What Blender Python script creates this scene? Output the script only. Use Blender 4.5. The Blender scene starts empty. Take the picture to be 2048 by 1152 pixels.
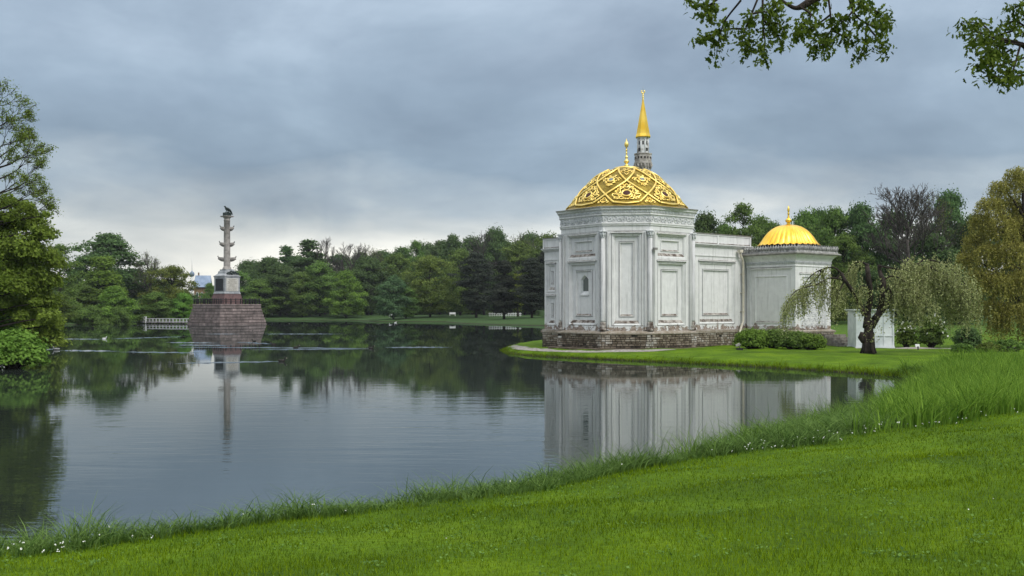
import bpy, math, random
import numpy as np
from mathutils import Vector, Matrix

# ------------------------------------------------------------------ camera, sky, sun, exposure
F, PX0, HOR, CAMZ = 2000.0, 1024.0, 618.0, 3.2      # focal length and horizon in photo pixels, eye height above the pond
sc = bpy.context.scene
col = sc.collection
cam_d = bpy.data.cameras.new('camera')
cam_d.sensor_width = 36.0
cam_d.lens = F / 2048 * 36
cam_d.shift_y = (HOR - 576) / 2048
cam_d.clip_start, cam_d.clip_end = 0.1, 6000
cam = bpy.data.objects.new('camera', cam_d)
cam.location = (0, 0, CAMZ)
cam.rotation_euler = (math.radians(90), 0, 0)
col.objects.link(cam)
sc.camera = cam

SUN_EL, SUN_AZ = math.radians(48), math.radians(140)   # azimuth clockwise from +Y (view direction): behind and to the right
sun_d = bpy.data.lights.new('sun', 'SUN')
sun_d.energy = 1.5
sun_d.angle = math.radians(32)
sun_d.color = (1.0, 0.96, 0.9)
sun = bpy.data.objects.new('sun', sun_d)
sdir = Vector((math.cos(SUN_EL) * math.sin(SUN_AZ), math.cos(SUN_EL) * math.cos(SUN_AZ), math.sin(SUN_EL)))
sun.rotation_euler = sdir.to_track_quat('Z', 'Y').to_euler()
sun.location = (0, -20, 60)
col.objects.link(sun)

sc.view_settings.view_transform = 'Standard'
sc.view_settings.look = 'None'
sc.view_settings.exposure = 0.60
sc.view_settings.gamma = 1.0
sc.view_settings.use_curve_mapping = False
sc.cycles.max_bounces = 6
sc.cycles.diffuse_bounces = 2
sc.cycles.glossy_bounces = 3
sc.cycles.transmission_bounces = 3
sc.cycles.transparent_max_bounces = 4
sc.cycles.caustics_reflective = False
sc.cycles.caustics_refractive = False

w = bpy.data.worlds.new('World')
sc.world = w
w.use_nodes = True
def N(nt, typ, **kw):
    n = nt.nodes.new(typ)
    for k, v in kw.items():
        setattr(n, k, v)
    return n
def L(nt, a, b):
    nt.links.new(a, b)
def ramp(nt, stops, interp='LINEAR'):
    r = N(nt, 'ShaderNodeValToRGB')
    r.color_ramp.interpolation = interp
    el = r.color_ramp.elements
    while len(el) < len(stops):
        el.new(0.5)
    for e, (p, c) in zip(el, stops):
        e.position = p
        e.color = (c, c, c, 1) if not hasattr(c, '__len__') else (*c, 1)
    return r
def math_n(nt, op, a, b=None, c=None, clamp=False):
    m = N(nt, 'ShaderNodeMath', operation=op, use_clamp=clamp)
    for i, v in enumerate((a, b, c)):
        if v is None:
            continue
        if isinstance(v, (int, float)):
            m.inputs[i].default_value = v
        else:
            L(nt, v, m.inputs[i])
    return m.outputs[0]
def mixc(nt, fac, a, b, blend='MIX'):
    m = N(nt, 'ShaderNodeMix', data_type='RGBA', blend_type=blend)
    for i, v in ((0, fac), (6, a), (7, b)):
        if isinstance(v, (int, float)):
            m.inputs[i].default_value = v
        elif isinstance(v, tuple):
            m.inputs[i].default_value = (*v, 1)
        else:
            L(nt, v, m.inputs[i])
    return m.outputs[2]
def noise(nt, vec, scale, detail=4, rough=0.55, dist=0.0):
    n = N(nt, 'ShaderNodeTexNoise')
    n.inputs['Scale'].default_value = scale
    n.inputs['Detail'].default_value = detail
    n.inputs['Roughness'].default_value = rough
    n.inputs['Distortion'].default_value = dist
    if vec is not None:
        L(nt, vec, n.inputs['Vector'])
    return n.outputs['Fac']
def mapping(nt, vec, scale=(1, 1, 1), rot=(0, 0, 0), loc=(0, 0, 0)):
    m = N(nt, 'ShaderNodeMapping')
    m.inputs['Scale'].default_value = scale
    m.inputs['Rotation'].default_value = rot
    m.inputs['Location'].default_value = loc
    L(nt, vec, m.inputs['Vector'])
    return m.outputs[0]

def build_world():
    nt = w.node_tree
    nt.nodes.clear()
    out = N(nt, 'ShaderNodeOutputWorld')
    sky = N(nt, 'ShaderNodeTexSky', sky_type='NISHITA')
    sky.sun_disc = False
    sky.sun_elevation = SUN_EL
    sky.sun_rotation = SUN_AZ
    bg_sky = N(nt, 'ShaderNodeBackground')
    bg_sky.inputs[1].default_value = 0.08
    L(nt, sky.outputs[0], bg_sky.inputs[0])
    tc = N(nt, 'ShaderNodeTexCoord')
    d = tc.outputs['Generated']
    sep = N(nt, 'ShaderNodeSeparateXYZ')
    L(nt, d, sep.inputs[0])
    z = math_n(nt, 'MAXIMUM', sep.outputs[2], 0.0)
    n_big = noise(nt, mapping(nt, d, (2.2, 2.2, 8.0), loc=(3.1, 0.4, 1.7)), 1.0, 4, 0.5, 0.4)
    n_mid = noise(nt, mapping(nt, d, (5.5, 5.5, 17.0), loc=(0.3, 5.2, 2.0)), 1.0, 5, 0.52, 0.5)
    # cloud deck: low bright gap over the horizon, slate underside, brighter towards the zenith (overcast sky)
    zz = math_n(nt, 'ADD', z, math_n(nt, 'MULTIPLY', math_n(nt, 'SUBTRACT', n_big, 0.5), 0.16))
    zz = math_n(nt, 'ADD', zz, math_n(nt, 'MULTIPLY', math_n(nt, 'SUBTRACT', n_mid, 0.5), 0.12), clamp=True)
    r = ramp(nt, [(0.0, (0.80, 0.77, 0.68)), (0.05, (0.66, 0.655, 0.61)), (0.085, (0.45, 0.475, 0.475)), (0.115, (0.29, 0.34, 0.385)),
                  (0.16, (0.190, 0.250, 0.315)), (0.22, (0.230, 0.298, 0.375)), (0.32, (0.300, 0.370, 0.455)),
                  (0.6, (0.66, 0.70, 0.75)), (1.0, (1.06, 1.04, 1.0))])
    L(nt, zz, r.inputs[0])
    mott = noise(nt, mapping(nt, d, (3.2, 3.2, 6.5), loc=(7.7, 1.2, 0.0)), 1.0, 6, 0.55, 0.2)
    mr = ramp(nt, [(0.30, (0.66, 0.68, 0.71)), (0.52, (1.0, 1.0, 1.0)), (0.72, (1.42, 1.38, 1.33))])
    L(nt, mott, mr.inputs[0])
    c = mixc(nt, 1.0, r.outputs[0], mr.outputs[0], 'MULTIPLY')
    bg_c = N(nt, 'ShaderNodeBackground')
    bg_c.inputs[1].default_value = 1.0
    L(nt, c, bg_c.inputs[0])
    mx = N(nt, 'ShaderNodeMixShader')
    mx.inputs[0].default_value = 0.93
    L(nt, bg_sky.outputs[0], mx.inputs[1])
    L(nt, bg_c.outputs[0], mx.inputs[2])
    L(nt, mx.outputs[0], out.inputs[0])
build_world()

# ------------------------------------------------------------------ helpers
rng = np.random.default_rng(7)
R = math.radians
def P(px, py, d):
    """photo pixel at depth d -> point"""
    return Vector(((px - PX0) * d / F, d, CAMZ - (py - HOR) * d / F))
def G(px, py, z=0.0):
    """photo pixel on the level z -> point"""
    d = F * (CAMZ - z) / (py - HOR)
    return Vector(((px - PX0) * d / F, d, z))

def tag(o, label=None, cat=None, group=None, kind=None):
    if label: o['label'] = label
    if cat: o['category'] = cat
    if group: o['group'] = group
    if kind: o['kind'] = kind
    return o
def empty(name, loc=(0, 0, 0), rz=0, parent=None):
    o = bpy.data.objects.new(name, None)
    o.location = loc
    o.rotation_euler = (0, 0, rz)
    o.empty_display_size = 0.3
    o.parent = parent
    col.objects.link(o)
    return o
def link(name, me, parent=None, loc=None, rot=None, scale=None):
    o = bpy.data.objects.new(name, me)
    if parent: o.parent = parent
    if loc is not None: o.location = loc
    if rot is not None: o.rotation_euler = rot
    if scale is not None: o.scale = scale
    col.objects.link(o)
    return o
def copy_tree(o, parent=None):
    c = o.copy()
    col.objects.link(c)
    if parent: c.parent = parent
    for ch in list(o.children):
        copy_tree(ch, c)
    return c
def np_mesh(name, V, Q, mats, tint=None, smooth=False, mi=None):
    """quads or tris (m,k) from arrays; tint per vertex"""
    V = np.asarray(V, dtype=np.float32); Q = np.asarray(Q, dtype=np.int32)
    me = bpy.data.meshes.new(name)
    me.vertices.add(len(V)); me.vertices.foreach_set('co', V.ravel())
    k = Q.shape[1]
    me.loops.add(Q.size); me.loops.foreach_set('vertex_index', Q.ravel())
    me.polygons.add(len(Q)); me.polygons.foreach_set('loop_start', np.arange(len(Q), dtype=np.int32) * k)
    me.polygons.foreach_set('loop_total', np.full(len(Q), k, dtype=np.int32))
    if smooth: me.polygons.foreach_set('use_smooth', np.ones(len(Q), dtype=bool))
    if mi is not None: me.polygons.foreach_set('material_index', np.asarray(mi, dtype=np.int32))
    for m in (mats if isinstance(mats, (list, tuple)) else [mats]): me.materials.append(m)
    if tint is not None:
        a = me.attributes.new('tint', 'FLOAT', 'POINT'); a.data.foreach_set('value', np.asarray(tint, dtype=np.float32))
    me.update(calc_edges=True)
    return me

class MB:
    def __init__(s): s.v, s.f, s.m, s.t, s.sm = [], [], [], [], []
    def add(s, vs, fs, m=0, t=0.5, smooth=False):
        b = len(s.v)
        s.v += [tuple(p) for p in vs]; s.t += [t] * len(vs)
        for f in fs:
            s.f.append(tuple(b + i for i in f)); s.m.append(m); s.sm.append(smooth)
        return s
    def box(s, x0, x1, y0, y1, z0, z1, m=0, t=0.5, M=None, taper=0.0):
        a = taper
        vs = [(x0, y0, z0), (x1, y0, z0), (x1, y1, z0), (x0, y1, z0), (x0 + a, y0 + a, z1), (x1 - a, y0 + a, z1), (x1 - a, y1 - a, z1), (x0 + a, y1 - a, z1)]
        if M is not None: vs = [M @ Vector(p) for p in vs]
        return s.add(vs, [(3, 2, 1, 0), (4, 5, 6, 7), (0, 1, 5, 4), (1, 2, 6, 5), (2, 3, 7, 6), (3, 0, 4, 7)], m, t)
    def tube(s, pts, rad, n=6, m=0, t=0.5, flat=1.0, up=None, cap=True):
        pts = [Vector(p) for p in pts]
        k = len(pts)
        rad = [rad] * k if isinstance(rad, (int, float)) else rad
        vs, prev = [], None
        for i, p in enumerate(pts):
            d = (pts[min(i + 1, k - 1)] - pts[max(i - 1, 0)])
            if d.length < 1e-9: d = Vector((0, 0, 1))
            d.normalize()
            ref = up[i] if up is not None else (prev if prev is not None else (Vector((0, 0, 1)) if abs(d.z) < 0.9 else Vector((1, 0, 0))))
            a = d.cross(ref)
            if a.length < 1e-6: a = d.orthogonal()
            a.normalize()
            b = a.cross(d).normalized()
            prev = b
            for j in range(n):
                an = 2 * math.pi * j / n
                vs.append(p + a * (rad[i] * math.cos(an)) + b * (rad[i] * flat * math.sin(an)))
        fs = []
        for i in range(k - 1):
            for j in range(n):
                j2 = (j + 1) % n
                fs.append((i * n + j, i * n + j2, (i + 1) * n + j2, (i + 1) * n + j))
        s.add(vs, fs, m, t, True)
        if cap:
            b = len(s.v) - len(vs)
            s.f.append(tuple(b + j for j in range(n))[::-1]); s.m.append(m); s.sm.append(False)
            s.f.append(tuple(b + (k - 1) * n + j for j in range(n))); s.m.append(m); s.sm.append(False)
        return s
    def lathe(s, prof, n=24, c=(0, 0, 0), m=0, t=0.5, smooth=True, a0=0.0):
        vs = []
        for r, z in prof:
            for j in range(n):
                an = a0 + 2 * math.pi * j / n
                vs.append((c[0] + r * math.cos(an), c[1] + r * math.sin(an), c[2] + z))
        fs = []
        for i in range(len(prof) - 1):
            for j in range(n):
                j2 = (j + 1) % n
                fs.append((i * n + j, i * n + j2, (i + 1) * n + j2, (i + 1) * n + j))
        s.add(vs, fs, m, t, smooth)
        b = len(s.v) - len(vs); k = len(prof)
        s.f.append(tuple(b + j for j in range(n))[::-1]); s.m.append(m); s.sm.append(False)
        s.f.append(tuple(b + (k - 1) * n + j for j in range(n))); s.m.append(m); s.sm.append(False)
        return s
    def loop_prism(s, rings, m=0, t=0.5, close=True, capt=True, capb=False):
        """rings: lists of points (same count), bottom to top"""
        n = len(rings[0])
        vs = [p for r in rings for p in r]
        fs = []
        for i in range(len(rings) - 1):
            for j in range(n if close else n - 1):
                j2 = (j + 1) % n
                fs.append((i * n + j, i * n + j2, (i + 1) * n + j2, (i + 1) * n + j))
        if capt: fs.append(tuple((len(rings) - 1) * n + j for j in range(n)))
        if capb: fs.append(tuple(range(n))[::-1])
        return s.add(vs, fs, m, t)
    def mesh(s, name, mats):
        me = bpy.data.meshes.new(name)
        me.from_pydata(s.v, [], s.f)
        for m in (mats if isinstance(mats, (list, tuple)) else [mats]): me.materials.append(m)
        me.polygons.foreach_set('material_index', np.array(s.m, dtype=np.int32))
        me.polygons.foreach_set('use_smooth', np.array(s.sm, dtype=bool))
        a = me.attributes.new('tint', 'FLOAT', 'POINT'); a.data.foreach_set('value', np.array(s.t, dtype=np.float32))
        me.update()
        return me
    def build(s, name, mats, parent=None, kind=None, **kw):
        o = link(name, s.mesh(name, mats), parent, **kw)
        if kind: o['kind'] = kind
        return o

def smooth_path(pts, n=4):
    """Catmull-Rom through points (any dimension)"""
    p = [np.array(q, dtype=float) for q in pts]
    p = [2 * p[0] - p[1]] + p + [2 * p[-1] - p[-2]]
    out = []
    for i in range(1, len(p) - 2):
        for k in range(n):
            t = k / n
            out.append(0.5 * (2 * p[i] + (p[i + 1] - p[i - 1]) * t + (2 * p[i - 1] - 5 * p[i] + 4 * p[i + 1] - p[i + 2]) * t * t + (-p[i - 1] + 3 * p[i] - 3 * p[i + 1] + p[i + 2]) * t ** 3))
    out.append(p[-2])
    return out

# ------------------------------------------------------------------ materials
def new_mat(name):
    m = bpy.data.materials.new(name)
    m.use_nodes = True
    nt = m.node_tree
    nt.nodes.clear()
    out = N(nt, 'ShaderNodeOutputMaterial')
    return m, nt, out
def pos(nt): return N(nt, 'ShaderNodeNewGeometry').outputs['Position']
def objc(nt): return N(nt, 'ShaderNodeTexCoord').outputs['Object']
def attr(nt, name='tint'): return N(nt, 'ShaderNodeAttribute', attribute_name=name).outputs['Fac']
def principled(nt, out, color, rough=0.7, metal=0.0, spec=0.3):
    b = N(nt, 'ShaderNodeBsdfPrincipled')
    if isinstance(color, tuple): b.inputs['Base Color'].default_value = (*color, 1)
    else: L(nt, color, b.inputs['Base Color'])
    if isinstance(rough, (int, float)): b.inputs['Roughness'].default_value = rough
    else: L(nt, rough, b.inputs['Roughness'])
    b.inputs['Metallic'].default_value = metal
    b.inputs['Specular IOR Level'].default_value = spec
    L(nt, b.outputs[0], out.inputs[0])
    return b
def bump(nt, b, h, dist, strength=1.0):
    n = N(nt, 'ShaderNodeBump')
    n.inputs['Strength'].default_value = strength
    n.inputs['Distance'].default_value = dist
    L(nt, h, n.inputs['Height'])
    L(nt, n.outputs[0], b.inputs['Normal'])
def simple(name, c1, c2, scale=3.0, rough=0.7, metal=0.0, spec=0.3, bd=0.0, lo=0.35, hi=0.65, detail=5, usetint=False, vec='obj'):
    m, nt, out = new_mat(name)
    v = objc(nt) if vec == 'obj' else pos(nt)
    f = noise(nt, v, scale, detail)
    r = ramp(nt, [(lo, c1), (hi, c2)])
    L(nt, f, r.inputs[0])
    c = r.outputs[0]
    if usetint:
        t = ramp(nt, [(0, 0.55), (1, 1.45)])
        L(nt, attr(nt), t.inputs[0])
        c = mixc(nt, 1.0, c, t.outputs[0], 'MULTIPLY')
    b = principled(nt, out, c, rough, metal, spec)
    if bd: bump(nt, b, noise(nt, v, scale * 4, 4), bd)
    return m
def leaf_mat(name, dark, light, trans=0.35, hue=0.03, rough=0.75):
    m, nt, out = new_mat(name)
    r = ramp(nt, [(0.0, dark), (1.0, light)])
    L(nt, attr(nt), r.inputs[0])
    oi = N(nt, 'ShaderNodeObjectInfo')
    hs = N(nt, 'ShaderNodeHueSaturation')
    L(nt, math_n(nt, 'MULTIPLY_ADD', oi.outputs['Random'], hue, 0.5 - hue / 2), hs.inputs['Hue'])
    L(nt, math_n(nt, 'MULTIPLY_ADD', oi.outputs['Random'], 0.3, 0.85), hs.inputs['Value'])
    L(nt, r.outputs[0], hs.inputs['Color'])
    b = N(nt, 'ShaderNodeBsdfPrincipled')
    b.inputs['Roughness'].default_value = rough
    b.inputs['Specular IOR Level'].default_value = 0.10
    L(nt, hs.outputs[0], b.inputs['Base Color'])
    t = N(nt, 'ShaderNodeBsdfTranslucent')
    L(nt, hs.outputs[0], t.inputs[0])
    mx = N(nt, 'ShaderNodeMixShader')
    mx.inputs[0].default_value = trans
    L(nt, b.outputs[0], mx.inputs[1]); L(nt, t.outputs[0], mx.inputs[2]); L(nt, mx.outputs[0], out.inputs[0])
    return m

def plaster_mat(name, peel_z=2.2, base=(0.79, 0.795, 0.79), wear=0.0):
    m, nt, out = new_mat(name)
    p = pos(nt)
    fine = noise(nt, p, 2.2, 6, 0.6)
    r0 = ramp(nt, [(0.3, tuple(c * 0.86 for c in base)), (0.7, base)])
    L(nt, fine, r0.inputs[0])
    streak = noise(nt, mapping(nt, p, (5.5, 5.5, 0.35)), 1.0, 6, 0.62)
    s = ramp(nt, [(0.53 - wear, 0.0), (0.74 - wear, 0.60 + wear)])
    L(nt, streak, s.inputs[0])
    c = mixc(nt, s.outputs[0], r0.outputs[0], (0.33, 0.34, 0.33))
    spots = noise(nt, mapping(nt, p, (3.0, 3.0, 1.6), loc=(4, 2, 9)), 1.0, 8, 0.7)
    sp = ramp(nt, [(0.66, 0.0), (0.70, 0.75)])
    L(nt, spots, sp.inputs[0])
    c = mixc(nt, sp.outputs[0], c, (0.36, 0.31, 0.27))
    # plaster fallen off just above the plinth
    sep = N(nt, 'ShaderNodeSeparateXYZ'); L(nt, p, sep.inputs[0])
    pe = noise(nt, p, 2.6, 7, 0.7)
    hz = math_n(nt, 'MULTIPLY_ADD', sep.outputs[2], -0.55, peel_z * 0.55 + 0.37)
    th = math_n(nt, 'SUBTRACT', math_n(nt, 'MINIMUM', hz, 0.56), pe)
    pr = ramp(nt, [(0.0, 0.0), (0.03, 1.0)])
    L(nt, th, pr.inputs[0])
    br = ramp(nt, [(0.3, (0.16, 0.11, 0.085)), (0.7, (0.42, 0.36, 0.31))])
    L(nt, noise(nt, p, 7.0, 5), br.inputs[0])
    c = mixc(nt, pr.outputs[0], c, br.outputs[0])
    b = principled(nt, out, c, 0.75, 0, 0.2)
    bump(nt, b, math_n(nt, 'ADD', fine, math_n(nt, 'MULTIPLY', pr.outputs[0], -1.5)), 0.012)
    return m

M = {}
M['plaster'] = plaster_mat('white_plaster')
M['plaster_worn'] = plaster_mat('worn_white_plaster', 2.2, (0.64, 0.65, 0.65), 0.10)
M['sill'] = simple('weathered_sill', (0.085, 0.06, 0.048), (0.50, 0.47, 0.43), 2.6, 0.85, bd=0.01, lo=0.40, hi=0.66, vec='pos', detail=8)
M['relief'] = simple('carved_plaster', (0.46, 0.48, 0.49), (0.72, 0.745, 0.755), 4.0, 0.75, vec='pos')
M['ornament_grey'] = simple('grey_cresting', (0.22, 0.22, 0.22), (0.55, 0.55, 0.54), 5.0, 0.8, vec='pos')
M['metal_grey'] = simple('grey_sheet_metal', (0.22, 0.21, 0.20), (0.40, 0.39, 0.37), 2.0, 0.5, 0.3)
M['cream'] = simple('cream_pipe_paint', (0.55, 0.50, 0.40), (0.68, 0.64, 0.54), 4.0, 0.5)
def plinth_mat():
    m, nt, out = new_mat('plinth_stone')
    p = pos(nt)
    t = attr(nt)
    f = math_n(nt, 'ADD', t, math_n(nt, 'MULTIPLY', math_n(nt, 'SUBTRACT', noise(nt, p, 3.5, 6, 0.65), 0.5), 0.9), clamp=True)
    r = ramp(nt, [(0.0, (0.04, 0.034, 0.028)), (0.3, (0.12, 0.095, 0.07)), (0.55, (0.26, 0.22, 0.17)), (0.8, (0.42, 0.39, 0.35)), (1.0, (0.66, 0.65, 0.62))])
    L(nt, f, r.inputs[0])
    b = principled(nt, out, r.outputs[0], 0.85, 0, 0.2)
    bump(nt, b, noise(nt, p, 14, 5), 0.02)
    return m
M['plinth'] = plinth_mat()
M['mortar'] = simple('dark_mortar', (0.025, 0.022, 0.018), (0.09, 0.08, 0.065), 6.0, 0.9, vec='pos')
M['gold'] = simple('gilding', (0.82, 0.58, 0.13), (1.0, 0.78, 0.26), 2.5, 0.34, 0.85, 0.5, bd=0.01)
M['gold_bright'] = simple('bright_gilding', (0.90, 0.54, 0.05), (1.0, 0.68, 0.12), 1.2, 0.30, 0.92, 0.5, bd=0.006)
M['gold_dark'] = simple('dark_olive_gilding', (0.15, 0.105, 0.012), (0.34, 0.25, 0.04), 3.0, 0.5, 0.7, 0.4, bd=0.01)  # darker olive gold for the dome surface between the raised ornament
M['jewel'] = simple('dark_jewel_glass', (0.05, 0.018, 0.016), (0.09, 0.03, 0.028), 4.0, 0.5, 0.0, 0.2)
M['jewel_grey'] = simple('grey_jewel_glass', (0.12, 0.15, 0.17), (0.25, 0.29, 0.31), 4.0, 0.5, 0.0, 0.2)
M['minaret'] = simple('weathered_minaret_stone', (0.24, 0.22, 0.20), (0.50, 0.48, 0.45), 3.0, 0.85, bd=0.02)
M['minaret_white'] = simple('worn_white_stone', (0.34, 0.33, 0.31), (0.66, 0.68, 0.69), 2.6, 0.8, lo=0.38, hi=0.5)
M['dark'] = simple('dark_opening', (0.015, 0.015, 0.015), (0.03, 0.03, 0.03), 3.0, 0.8)
def glass_mat():
    m, nt, out = new_mat('window_glass')
    principled(nt, out, (0.05, 0.075, 0.075), 0.12, 0, 0.6)
    return m
M['glass'] = glass_mat()
M['granite'] = simple('pink_granite', (0.105, 0.085, 0.080), (0.225, 0.182, 0.172), 1.2, 0.7, usetint=True, bd=0.01)
M['red_granite'] = simple('dark_red_granite', (0.085, 0.05, 0.05), (0.16, 0.095, 0.092), 1.5, 0.6)
M['marble'] = simple('grey_veined_marble', (0.17, 0.185, 0.20), (0.38, 0.40, 0.415), 1.1, 0.55, lo=0.3, hi=0.6)
M['marble_white'] = simple('white_marble_plaque', (0.48, 0.47, 0.43), (0.58, 0.57, 0.53), 1.5, 0.5)
M['shaft'] = simple('column_marble', (0.20, 0.185, 0.175), (0.42, 0.39, 0.36), 1.6, 0.65, lo=0.3, hi=0.68)
M['bronze'] = simple('dark_bronze', (0.012, 0.02, 0.02), (0.05, 0.07, 0.062), 2.5, 0.45, 0.5)
M['bronze_plaque'] = simple('slate_bronze_plaque', (0.018, 0.02, 0.026), (0.04, 0.042, 0.05), 2.5, 0.45, 0.3)
M['letter'] = simple('plaque_lettering', (0.16, 0.13, 0.09), (0.22, 0.18, 0.12), 6, 0.6)
M['white_paint'] = simple('white_wood_paint', (0.60, 0.62, 0.62), (0.78, 0.79, 0.78), 2.5, 0.6)
M['board_paint'] = simple('pale_board_paint', (0.50, 0.56, 0.57), (0.70, 0.745, 0.755), 1.6, 0.6, vec='pos')
M['black_iron'] = simple('black_iron', (0.012, 0.012, 0.013), (0.03, 0.03, 0.03), 3, 0.5)
M['roof_blue'] = simple('blue_sheet_roof', (0.16, 0.22, 0.32), (0.24, 0.31, 0.42), 0.5, 0.45)
M['house_brick'] = simple('ochre_brick', (0.14, 0.09, 0.05), (0.24, 0.15, 0.085), 0.8, 0.8)
M['bark'] = simple('bark', (0.012, 0.009, 0.007), (0.040, 0.030, 0.024), 3.0, 0.9, bd=0.05)
M['bark_grey'] = simple('grey_bark', (0.04, 0.035, 0.032), (0.10, 0.09, 0.08), 3.0, 0.9)
M['stone_step'] = simple('step_stone', (0.12, 0.11, 0.095), (0.30, 0.28, 0.25), 2.5, 0.85, vec='pos')
M['feather_dark'] = simple('dark_feathers', (0.01, 0.01, 0.01), (0.03, 0.025, 0.02), 8, 0.6)
M['feather_white'] = simple('white_feathers', (0.6, 0.6, 0.6), (0.75, 0.75, 0.75), 8, 0.6)
M['petal'] = simple('white_petals', (0.70, 0.72, 0.66), (0.85, 0.86, 0.80), 8, 0.6)
LEAF = {
 'mid':    leaf_mat('leaf_mid_green', (0.058, 0.112, 0.022), (0.185, 0.285, 0.066)),
 'dark':   leaf_mat('leaf_dark_green', (0.040, 0.080, 0.026), (0.128, 0.208, 0.070)),
 'bright': leaf_mat('leaf_bright_green', (0.075, 0.165, 0.022), (0.225, 0.375, 0.068)),
 'olive':  leaf_mat('leaf_olive', (0.072, 0.110, 0.022), (0.205, 0.255, 0.056)),
 'blue':   leaf_mat('leaf_bluish_green', (0.045, 0.115, 0.048), (0.150, 0.285, 0.120)),
 'pine':   leaf_mat('needle_dark', (0.020, 0.027, 0.020), (0.055, 0.068, 0.046), 0.2),
 'alder':  leaf_mat('leaf_alder', (0.085, 0.140, 0.016), (0.255, 0.340, 0.060), 0.4, 0.0),
 'willow': leaf_mat('leaf_willow_bronze', (0.150, 0.150, 0.030), (0.370, 0.350, 0.098), 0.35, 0.0),
 'weep':   leaf_mat('leaf_grey_green', (0.190, 0.220, 0.070), (0.480, 0.510, 0.250), 0.35, 0.0),
 'maple':  leaf_mat('leaf_oak_green', (0.034, 0.066, 0.010), (0.150, 0.205, 0.030), 0.45, 0.0),
 'birch':  leaf_mat('leaf_yellow_green', (0.117, 0.163, 0.019), (0.260, 0.312, 0.052)),
 'lawn':   leaf_mat('grass_blade_lawn', (0.036, 0.078, 0.001), (0.215, 0.320, 0.005), 0.25, 0.0),
 'bank':   leaf_mat('grass_blade_bank', (0.028, 0.075, 0.010), (0.190, 0.300, 0.075), 0.3, 0.0),
 'reed':   leaf_mat('reed_blade', (0.040, 0.110, 0.008), (0.230, 0.370, 0.050), 0.35, 0.0),
}
# ------------------------------------------------------------------ ground and pond
def gp(px, py):
    g = G(px, py); return (g.x, g.y)
SHORE = [(-60, -6), (-30, 0), (-14, 7), (-9, 10.6), gp(0, 1122), gp(300, 1092), gp(600, 1052), gp(900, 1010), gp(1100, 976), gp(1300, 944), gp(1440, 912),
         gp(1560, 876), gp(1680, 846), gp(1780, 812), gp(1840, 785), gp(1872, 768), gp(1840, 757), gp(1740, 748), gp(1600, 739),
         gp(1480, 731.5), gp(1400, 727.5), gp(1300, 723), gp(1200, 718.5), gp(1100, 713.5), gp(1040, 709.5), gp(1012, 705), gp(1006, 700.5), gp(1016, 695.5),
         (0.6, 86), (2.0, 92), (6, 99), (11, 108), (15, 130), (17, 165), (14, 186), gp(1100, 651.5), gp(1000, 649.5), gp(930, 647), gp(903, 645), gp(890, 643.5),
         gp(752, 643), gp(705, 640.5), gp(529, 640), gp(400, 642), gp(285, 646), gp(200, 648), gp(130, 650), (-80, 176), (-62, 135), (-45, 95), (-33, 68), (-29.5, 55), (-33, 44), (-50, 30), (-75, 18), (-90, 5)]
SH = np.array(SHORE)
def shore_dist(x, y):
    """signed distance to the waterline, positive on land"""
    x = np.asarray(x, float); y = np.asarray(y, float)
    best = np.full(x.shape, 1e9); inside = np.zeros(x.shape, bool)
    n = len(SH)
    for i in range(n):
        a, b = SH[i], SH[(i + 1) % n]
        ex, ey = b - a
        t = np.clip(((x - a[0]) * ex + (y - a[1]) * ey) / (ex * ex + ey * ey), 0, 1)
        best = np.minimum(best, np.hypot(x - a[0] - t * ex, y - a[1] - t * ey))
        cond = ((a[1] > y) != (b[1] > y))
        with np.errstate(divide='ignore', invalid='ignore'):
            xi = a[0] + (y - a[1]) * ex / (ey if ey != 0 else 1e-12)
        inside ^= cond & (x < xi)
    return np.where(inside, -best, best)
def sstep(t): t = np.clip(t, 0, 1); return t * t * (3 - 2 * t)
def ground_z(x, y):
    x = np.asarray(x, float); y = np.asarray(y, float)
    s = shore_dist(x, y)
    wob = 0.03 * np.sin(x * 1.7 + y * 0.6) + 0.03 * np.sin(y * 2.1 - x * 0.9)
    near = sstep((48 - y) / 14.0) * sstep((x + 45) / 15)                  # the bank the photographer stands on
    plateau_near = np.clip(0.22 + 0.115 * np.maximum(s - 0.5, 0), 0, 2.0)
    back = np.where(x > 8, 0.46 + sstep((y - 84) / 70) * 1.3 + np.clip((y - 150) / 200, 0, 3), 0.35 + 0.9 * sstep(s / 22))
    far = np.minimum(back, 0.30 + 0.10 * np.maximum(s, 0))
    far = np.where((y > 40) & (y < 84) & (x > -2), 0.28 + 0.2 * sstep(s / 5.0), far)
    land = near * plateau_near + (1 - near) * far
    h = np.where(s > 0, land * sstep((s + 0.12) / 0.55) + wob * sstep((s - 0.3) / 2), np.maximum(-1.2, s * 0.5))
    return h
def gz(x, y): return float(ground_z(np.array([x]), np.array([y]))[0])

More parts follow.
